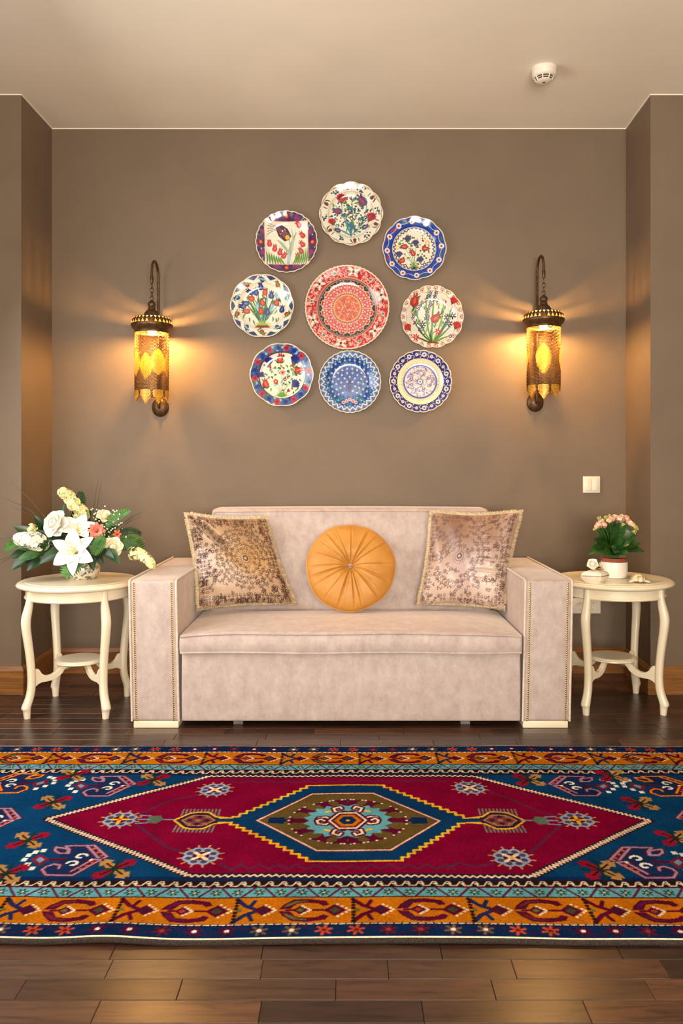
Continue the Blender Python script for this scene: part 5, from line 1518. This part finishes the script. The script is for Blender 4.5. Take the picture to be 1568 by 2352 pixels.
def frond(base, tip, W, mat='fern', n=(0, -.6, .8), pairs=13, bend=.6, droop=.25):
    base, tip = Vector(base), Vector(tip); d = (tip - base); L = d.length; d.normalize()
    nn = Vector(n); nn = (nn - d * nn.dot(d)).normalized(); s = d.cross(nn); mb = MB()
    pts = []
    for i in range(pairs + 2):
        t = i / (pairs + 1); pts.append(base + d * L * t + nn * (bend * L * .25 * math.sin(PI * t)))
    mb.tube(pts, [.0016] * (pairs + 1) + [.0006], 5)
    for i in range(1, pairs + 1):
        t = i / (pairs + 1); w_ = W / 2 * (math.sin(PI * (t * .82 + .15))) ** .7
        for sg in (1, -1):
            mb.grid(blade(pts[i], s * sg + d * .45, nn, w_, L / pairs * 1.05, bend=droop, fold=.15, nu=5, shape=.6, nw=2))
    return mb.build('fern_frond', M[mat], fl, angle=80)
D = 3.79
# lilies
lily(P(176, 1268, 3.60), (-.10, -1, .22), .120, roll=.62)
lily(P(181, 1222, 3.70), (.05, -.75, .75), .098, roll=.25, openness=.95)
stem_to(P(176, 1268, 3.63)); stem_to(P(181, 1222, 3.73))
# roses
rose(P(127, 1203, 3.69), (-.35, -1, .35), .056); stem_to(P(127, 1206, 3.73))
rose(P(259, 1256, 3.66), (.3, -1, .1), .040, 'cpetal'); stem_to(P(259, 1258, 3.70))
rose(P(240, 1185, 3.82), (.45, -.6, .8), .034, 'cpetal'); stem_to(P(240, 1190, 3.83))
# blossom spikes
spike('white_blossom_spike', [P(92, 1245, 3.68), P(64, 1240, 3.66), P(42, 1238, 3.66)], .042, 120, 'wblossom', .017); stem_to(P(90, 1245, 3.70))
spike('cream_blossom_spike', [P(190, 1184, 3.82), P(172, 1160, 3.80), P(155, 1137, 3.78), P(143, 1130, 3.76)], .036, 190, 'gpetal', .014); stem_to(P(192, 1188, 3.82))
spike('cream_blossom_spike', [P(306, 1270, 3.66), P(326, 1276, 3.64), P(340, 1286, 3.63), P(350, 1298, 3.62)], .030, 170, 'gpetal', .011); stem_to(P(300, 1268, 3.67), sag=.05)
spike('white_blossom_spike', [P(68, 1213, 3.74), P(80, 1212, 3.73)], .018, 16, 'gpetal', .013); stem_to(P(82, 1214, 3.74))
# coral flowers
def daisy(c, face, r, n, rows=2):
    c = Vector(c); R3 = frame_from(face)
    core = MB().ball(c + R3 @ Vector((0, 0, .003)), r * .26, 10, 6); o = core.build('coral_flower', M['coral_dark'], fl)
    for q in range(rows):
        for k in range(n):
            g = 2 * PI * (k + .5 * q) / n; e = Vector((math.cos(g), math.sin(g), .35 + .35 * q)).normalized()
            MB().grid(blade(c, R3 @ e, R3 @ Vector((-.3 * math.cos(g), -.3 * math.sin(g), 1)), r * (1 - .25 * q), r * .48, bend=.45, fold=.2, nu=6, shape=1.4)).build('petal', M['coral'], o, angle=80)
daisy(P(222, 1219, 3.67), (.15, -1, .15), .042, 8); stem_to(P(222, 1220, 3.70))
daisy(P(268, 1227, 3.70), (.7, -.8, .1), .024, 6, 1); stem_to(P(267, 1229, 3.72))
# gypsophila
mb = MB(); gs = MB()
for k in range(85):
    px, py = random.gauss(235, 30), random.gauss(1203, 26)
    if py < 1160 or px > 300: continue
    q = P(px, py, random.uniform(3.70, 3.86)); mb.ball(q, .0042, 6, 4)
    gs.tube([q, q + (FOAM + Vector((.05, 0, .07)) - q) * .3, FOAM + Vector((.05, 0, .07))], .0006, 3, caps=False)
stuff(mb.build('gypsophila', M['wblossom'], fl)); stuff(gs.build('gypsophila_stems', M['stem'], fl))
# ferns
frond(P(196, 1262, 3.62), P(146, 1326, 3.545), .105, n=(.15, -.9, .3), pairs=12, bend=.3)
frond(P(238, 1228, 3.64), P(214, 1276, 3.58), .07, n=(.2, -1, .2), pairs=10, bend=.25)
frond(P(232, 1218, 3.80), P(300, 1172, 3.84), .08, n=(-.2, -.8, .5), pairs=14)
frond(P(270, 1236, 3.74), P(330, 1262, 3.70), .12, 'leaf2', n=(.1, -.7, .7), pairs=12)
frond(P(262, 1228, 3.78), P(326, 1228, 3.80), .08, 'leaf', n=(0, -.8, .6), pairs=12)
frond(P(60, 1245, 3.76), P(10, 1262, 3.78), .07, 'fern', n=(0, -.8, .6), pairs=10)
frond(P(180, 1190, 3.86), P(186, 1128, 3.92), .07, 'leaf', n=(.4, -.9, 0), pairs=11, bend=.2)
for px in (165, 230): stem_to(P(px, 1270, 3.68))
# broad leaves
LV = [((140, 1230), (150, 1158), .055, 3.88), ((110, 1225), (78, 1185), .05, 3.84), ((100, 1240), (32, 1210), .06, 3.80), ((120, 1262), (40, 1262), .06, 3.74), ((110, 1270), (62, 1312), .055, 3.66), ((80, 1275), (28, 1310), .06, 3.66), ((90, 1272), (40, 1288), .05, 3.64),
      ((140, 1265), (92, 1296), .05, 3.64), ((60, 1268), (22, 1282), .045, 3.70), ((150, 1250), (98, 1232), .06, 3.76), ((200, 1250), (215, 1312), .05, 3.60), ((215, 1255), (238, 1302), .04, 3.61), ((245, 1258), (275, 1296), .045, 3.62), ((230, 1262), (262, 1284), .04, 3.60),
      ((250, 1250), (300, 1262), .05, 3.72), ((200, 1215), (214, 1168), .045, 3.86), ((215, 1215), (250, 1186), .05, 3.86), ((170, 1220), (190, 1145), .05, 3.92), ((235, 1232), (272, 1210), .05, 3.82), ((150, 1240), (130, 1190), .06, 3.90), ((180, 1250), (200, 1205), .06, 3.84),
      ((190, 1262), (240, 1240), .06, 3.76), ((160, 1262), (110, 1268), .06, 3.70), ((200, 1268), (176, 1300), .05, 3.64), ((215, 1240), (226, 1268), .05, 3.66), ((95, 1250), (64, 1222), .05, 3.80), ((135, 1272), (148, 1300), .045, 3.62), ((112, 1252), (84, 1278), .05, 3.68)]
for i, (a, b, w_, d) in enumerate(LV):
    leaf_at('leaf', P(*a, d + .03), P(*b, d - .01), w_, 'leaf' if i % 3 else 'leaf2', n=(random.uniform(-.3, .3), -.8, random.uniform(.2, .8)), bend=random.uniform(.2, .7))
    if i % 2 == 0: stem_to(P(*a, d + .03), r=.0018)
for i in range(34):                                             # dark filler foliage behind and between the flowers
    a_ = random.uniform(.25, PI - .25); r_ = random.uniform(45, 110); d = random.uniform(3.74, 3.90)
    a, b = (178 + .3 * r_ * math.cos(a_), 1262 - .2 * r_ * math.sin(a_)), (178 + r_ * 1.15 * math.cos(a_), 1266 - r_ * .82 * math.sin(a_))
    leaf_at('leaf', P(*a, d + .02), P(*b, d - .02), random.uniform(.03, .055), 'leaf', n=(random.uniform(-.4, .4), -.8, random.uniform(.2, .8)), bend=random.uniform(.2, .8))
# grass blades
for a, b, d in (((105, 1190), (22, 1105), 3.84), ((100, 1195), (2, 1141), 3.86), ((95, 1205), (30, 1165), 3.88), ((98, 1200), (48, 1160), 3.82), ((214, 1175), (227, 1096), 3.92), ((222, 1172), (234, 1104), 3.94), ((192, 1160), (190, 1128), 3.93), ((272, 1210), (340, 1170), 3.86), ((276, 1216), (330, 1176), 3.84), ((270, 1220), (322, 1188), 3.82), ((60, 1240), (-10, 1240), 3.80), ((50, 1280), (-15, 1292), 3.74), ((66, 1268), (-8, 1300), 3.78)):
    A, B = P(*a, d), P(*b, d); m_ = (A + B) / 2 + Vector((0, 0, .012))
    a0 = FOAM
    MB().tube([a0, a0.lerp(A, .6) + Vector((0, 0, .02)), A, m_, B], [.0016, .0016, .0015, .0012, .0005], 5).build('grass_blade', M['grass'], fl)

# ------------------------------------------------------------------ potted kalanchoe
TT = Vector((TR_[0], TR_[1], .600))
pc = fp(1410, 1320, 3.835); pc.z = .600
M['white_glaze'] = mat_noise('white_pot_glaze', (236, 226, 208), (242, 233, 217), 8, 2, rough=.28, coat=.3)
M['terracotta'] = mat_noise('terracotta', (138, 66, 42), (160, 82, 54), 30, 3, rough=.7)
M['kleaf'] = mat_noise('kalanchoe_leaf', (26, 60, 20), (46, 88, 30), 25, 3, rough=.3, spec=.5, coat=.2)
M['kflower'] = mat_noise('salmon_blossom', (238, 164, 134), (250, 222, 192), 120, 2, rough=.5)
M['kbud'] = mat_noise('kalanchoe_bud', (150, 168, 70), (206, 206, 120), 120, 2, rough=.5)
M['soil'] = mat_noise('soil', (44, 30, 22), (64, 46, 34), 60, 3, rough=.95)
kp = thing('potted_plant', 'kalanchoe with salmon blossoms in a white pot on the cream side table', 'plant', (pc.x, pc.y, .600))
MB().lathe([(0, 0), (.050, 0), (.058, .004), (.0605, .012), (.0615, .074), (.0605, .0765), (.058, .0755), (.0575, .07), (.0, .068)], 56).build('outer_pot', M['white_glaze'], kp)
MB().lathe([(.052, .070), (.0555, .072), (.0565, .090), (.0555, .0935), (.0525, .0935), (.051, .088), (0, .086)], 48).build('inner_pot', M['terracotta'], kp)
MB().lathe([(0, .090), (.030, .0895), (.051, .0875), (0, .080)], 30).build('soil', M['soil'], kp)
def K(px, py, d): return fp(px, py, d) - Vector((pc.x, pc.y, .600))
C0 = Vector((0, 0, .095))
rd = random.Random(12)
def kleaf(base, tip, W, n, bend, fold=.22):
    base, tip = Vector(base), Vector(tip); d = tip - base; a = bend / 2; dd = d.normalized(); nn = Vector(n); nn = (nn - dd * nn.dot(dd)).normalized()
    pts = blade(base, dd * math.cos(a) + nn * math.sin(a), nn, d.length * 1.03, W, bend=bend, fold=fold, nu=14, shape=.72, nw=6)
    for i, row in enumerate(pts):                                  # crenate margin
        c_ = row[len(row) // 2]
        for j in (0, len(row) - 1): row[j] = c_ + (row[j] - c_) * (1 + (.10 if i % 2 else -.04))
    MB().grid(pts).build('leaf', M['kleaf'], kp, angle=80)
for b, t, w_, n, bd, d in (((1402, 1262), (1352, 1274), .085, (0, -.5, 1), .5, 3.76), ((1415, 1262), (1478, 1268), .085, (0, -.5, 1), .5, 3.77), ((1400, 1255), (1362, 1240), .07, (0, -.7, .8), .4, 3.80), ((1420, 1252), (1468, 1250), .07, (0, -.7, .8), .4, 3.80),
                           ((1408, 1262), (1385, 1276), .06, (0, -.9, .5), .6, 3.72), ((1412, 1262), (1440, 1276), .065, (0, -.9, .5), .6, 3.72), ((1405, 1240), (1372, 1218), .06, (0, -.9, .5), .3, 3.80), ((1418, 1240), (1460, 1228), .07, (.1, -.9, .5), .3, 3.80),
                           ((1408, 1236), (1396, 1204), .055, (0, -1, .3), .3, 3.78), ((1415, 1234), (1424, 1200), .06, (0, -1, .3), .3, 3.79), ((1420, 1236), (1446, 1206), .055, (0, -1, .3), .3, 3.82), ((1400, 1236), (1378, 1206), .05, (0, -1, .3), .3, 3.84),
                           ((1410, 1250), (1404, 1222), .05, (0, -1, .2), .4, 3.74), ((1406, 1248), (1430, 1226), .06, (0, -1, .3), .4, 3.75), ((1404, 1256), (1382, 1248), .06, (0, -.8, .6), .6, 3.74), ((1414, 1256), (1446, 1250), .06, (0, -.8, .6), .6, 3.74),
                           ((1410, 1255), (1386, 1240), .07, (0, .5, 1), .6, 3.92), ((1412, 1255), (1440, 1240), .07, (0, .5, 1), .6, 3.93), ((1410, 1240), (1408, 1195), .06, (0, -1, .2), .2, 3.86), ((1412, 1262), (1410, 1272), .05, (0, -.8, .6), .7, 3.70)):
    kleaf(K(*b, 3.82 * .6 + d * .4), K(*t, d), w_, n, bd)
for px, py, d, sz, mt in ((1376, 1204, 3.76, .020, 'kflower'), (1387, 1206, 3.75, .015, 'kflower'), (1392, 1191, 3.82, .016, 'kbud'), (1404, 1192, 3.79, .018, 'kflower'), (1410, 1188, 3.86, .016, 'kflower'), (1424, 1192, 3.79, .019, 'kflower'), (1434, 1194, 3.84, .016, 'kflower'), (1443, 1199, 3.80, .017, 'kflower'), (1452, 1206, 3.82, .015, 'kflower'), (1376, 1193, 3.86, .016, 'kbud'), (1458, 1212, 3.80, .013, 'kbud'), (1456, 1222, 3.78, .012, 'kbud'), (1430, 1206, 3.78, .010, 'kbud'), (1365, 1216, 3.80, .008, 'kbud'), (1398, 1196, 3.75, .014, 'kflower'), (1416, 1189, 3.81, .016, 'kflower'), (1382, 1198, 3.82, .015, 'kflower'), (1438, 1190, 3.80, .015, 'kflower'), (1448, 1202, 3.76, .013, 'kflower'), (1400, 1187, 3.88, .015, 'kbud'), (1428, 1187, 3.87, .015, 'kflower'), (1460, 1216, 3.84, .013, 'kbud'), (1370, 1210, 3.78, .013, 'kflower')):
    q = K(px, py, d); mb = MB()
    for k in range(22 if mt == 'kflower' else 16):
        v = Vector((rd.gauss(0, 1), rd.gauss(-.3, 1), rd.gauss(.4, .8))).normalized()
        if mt == 'kflower': floret_mb(mb, q + v * sz * .75, v, .0072, 4)
        else: mb.ball(q + v * sz * .8, .0032, 6, 4)
    mb.ball(q, sz * .55, 8, 6)
    o = mb.build('flower_cluster' if mt == 'kflower' else 'bud_cluster', M[mt], kp, angle=80)
    MB().tube([C0 + Vector((q.x * .2, q.y * .2, 0)), C0.lerp(q, .6) + Vector((0, 0, .012)), q], .0018, 6).build('stalk', M['stem'], kp)

# ------------------------------------------------------------------ trinket box with a rose on its lid
M['porcelain'] = mat_noise('ivory_bisque', (230, 218, 196), (240, 230, 212), 50, 3, bmp=.1, bscale=120, rough=.55)
M['gold_edge'] = mat_noise('worn_gilding', (150, 126, 78), (196, 172, 120), 120, 3, rough=.5, metal=.4)
bc = fp(1366, 1322, 3.68)
box = thing('trinket_box', 'ivory porcelain trinket box with a sculpted rose on its lid, beside the white pot', 'box', (bc.x, bc.y, .600), .25)
def sq_lathe(prof, n=48, e=1.25, sx=1.0, sy=.72, ph=0):
    vs = []; fs = []
    for r, z in prof:
        for k in range(n):
            g = 2 * PI * k / n; c, s = math.cos(g), math.sin(g); q = (abs(c) ** e + abs(s) ** e) ** (-1 / e)
            fl_ = 1 + .02 * math.cos(12 * g)
            vs.append((r * sx * q * c * fl_, r * sy * q * s * fl_, z))
    N = len(prof)
    for i in range(N - 1):
        for k in range(n):
            l = (k + 1) % n; fs.append((i * n + k, i * n + l, (i + 1) * n + l, (i + 1) * n + k))
    fs += [tuple(range(n)), tuple((N - 1) * n + k for k in range(n))]
    return MB().add(vs, fs)
sq_lathe([(.044, 0), (.048, .003), (.060, .012), (.070, .022), (.0735, .029), (.069, .030)]).build('base', M['porcelain'], box)
sq_lathe([(.069, .0295), (.0715, .031), (.0705, .033), (.068, .033)]).build('rim_band', M['gold_edge'], box)
lid = sq_lathe([(.068, .0325), (.071, .035), (.067, .041), (.054, .049), (.034, .054), (.012, .056)]).build('lid', M['porcelain'], box)
def bis_rose(c, face, r, parent, name):
    c = Vector(c); R3 = frame_from(face); mb = MB(); mb.ball(c, r * .45, 12, 8)
    for ly, (n, L, W, tilt, bend) in enumerate(((3, .8, .9, .15, -.4), (4, .95, 1.05, .5, -.2), (5, 1.05, 1.1, .95, .3))):
        for k in range(n):
            g = 2 * PI * (k + .4 * ly) / n; e = Vector((math.cos(g), math.sin(g), 0)); d = R3 @ (e * math.sin(tilt) + Vector((0, 0, math.cos(tilt)))); nn = R3 @ (Vector((0, 0, 1)) * math.sin(tilt) - e * math.cos(tilt))
            mb.grid(blade(c - R3 @ Vector((0, 0, r * .3)), d, nn, r * L, r * W, bend=bend, fold=.5, nu=6, shape=1.6))
    return mb.build(name, M['porcelain'], parent, angle=80)
bis_rose((-.014, -.004, .082), (-.5, -.7, .35), .030, lid, 'rose')
bis_rose((.026, -.002, .076), (.5, -.6, .5), .017, lid, 'rosebud')
for a, b in (((.0, 0, .058), (-.03, -.02, .062)), ((.01, 0, .058), (.045, -.012, .062)), ((0, .004, .058), (.02, .02, .07)), ((.004, -.004, .06), (.012, -.02, .084))):
    MB().grid(blade(a, Vector(b) - Vector(a), (0, -.3, 1), (Vector(b) - Vector(a)).length, .016, bend=.4, fold=.3, nu=6)).build('rose_leaf', M['gold_edge'], lid, angle=80)
MB().tube([(0, 0, .054), (-.006, -.002, .066), (-.012, -.003, .076)], .005, 8).build('rose_stem', M['porcelain'], lid)

# ------------------------------------------------------------------ turtle figurine
tc_ = fp(1467, 1333, 3.66)
M['turtle'] = mat_noise('ivory_resin', (228, 214, 190), (240, 230, 210), 40, 3, rough=.4)
M['shell'] = mat_noise('mottled_shell', (150, 118, 60), (232, 214, 170), 90, 3, lo=.4, hi=.55, rough=.35, coat=.3)
tt = thing('turtle_figurine', 'small ivory turtle figurine with mottled shell on the side table', 'figurine', (tc_.x, tc_.y, .600), -.15)
sh = MB().lathe([(0, .040), (.008, .0395), (.018, .036), (.026, .028), (.031, .018), (.033, .011), (.030, .008), (0, .007)], 40, (0, .012, 0), 1.0, 1.1)
shell = sh.build('shell', M['shell'], tt)
for k in range(9):
    g = 2 * PI * k / 9; MB().ball((.026 * math.cos(g), .012 + .029 * math.sin(g), .019), .0085, 10, 6, (1, 1, .7)).build('scute', M['shell'], shell)
for k in range(5):
    g = 2 * PI * k / 5 + .3; MB().ball((.013 * math.cos(g), .012 + .014 * math.sin(g), .034), .008, 10, 6, (1, 1, .55)).build('scute', M['shell'], shell)
hd = MB(); hd.ball((0, -.036, .019), .0115, 14, 10, (1, 1.15, .95)); hd.tube([(0, -.016, .014), (0, -.030, .018)], [.010, .008], 10)
head = hd.build('head', M['turtle'], tt)
for x in (-.006, .006): MB().ball((x, -.046, .023), .0018, 6, 4).build('eye', M['socket_dark'], head)
def flipper(a, L, W):
    d = Vector((math.cos(a), math.sin(a), -.18)); p = Vector((.02 * math.cos(a), .012 + .02 * math.sin(a), .012))
    mb = MB().tube([p, p + d * L * .35, p + d * L * .7, p + d * L], [W * .5, W * .62, W * .55, W * .2], 10, flat=.5); return mb.build('flipper', M['turtle'], tt)
flipper(math.radians(-148), .034, .017); flipper(math.radians(-32), .034, .017); flipper(math.radians(150), .020, .012); flipper(math.radians(30), .020, .012)
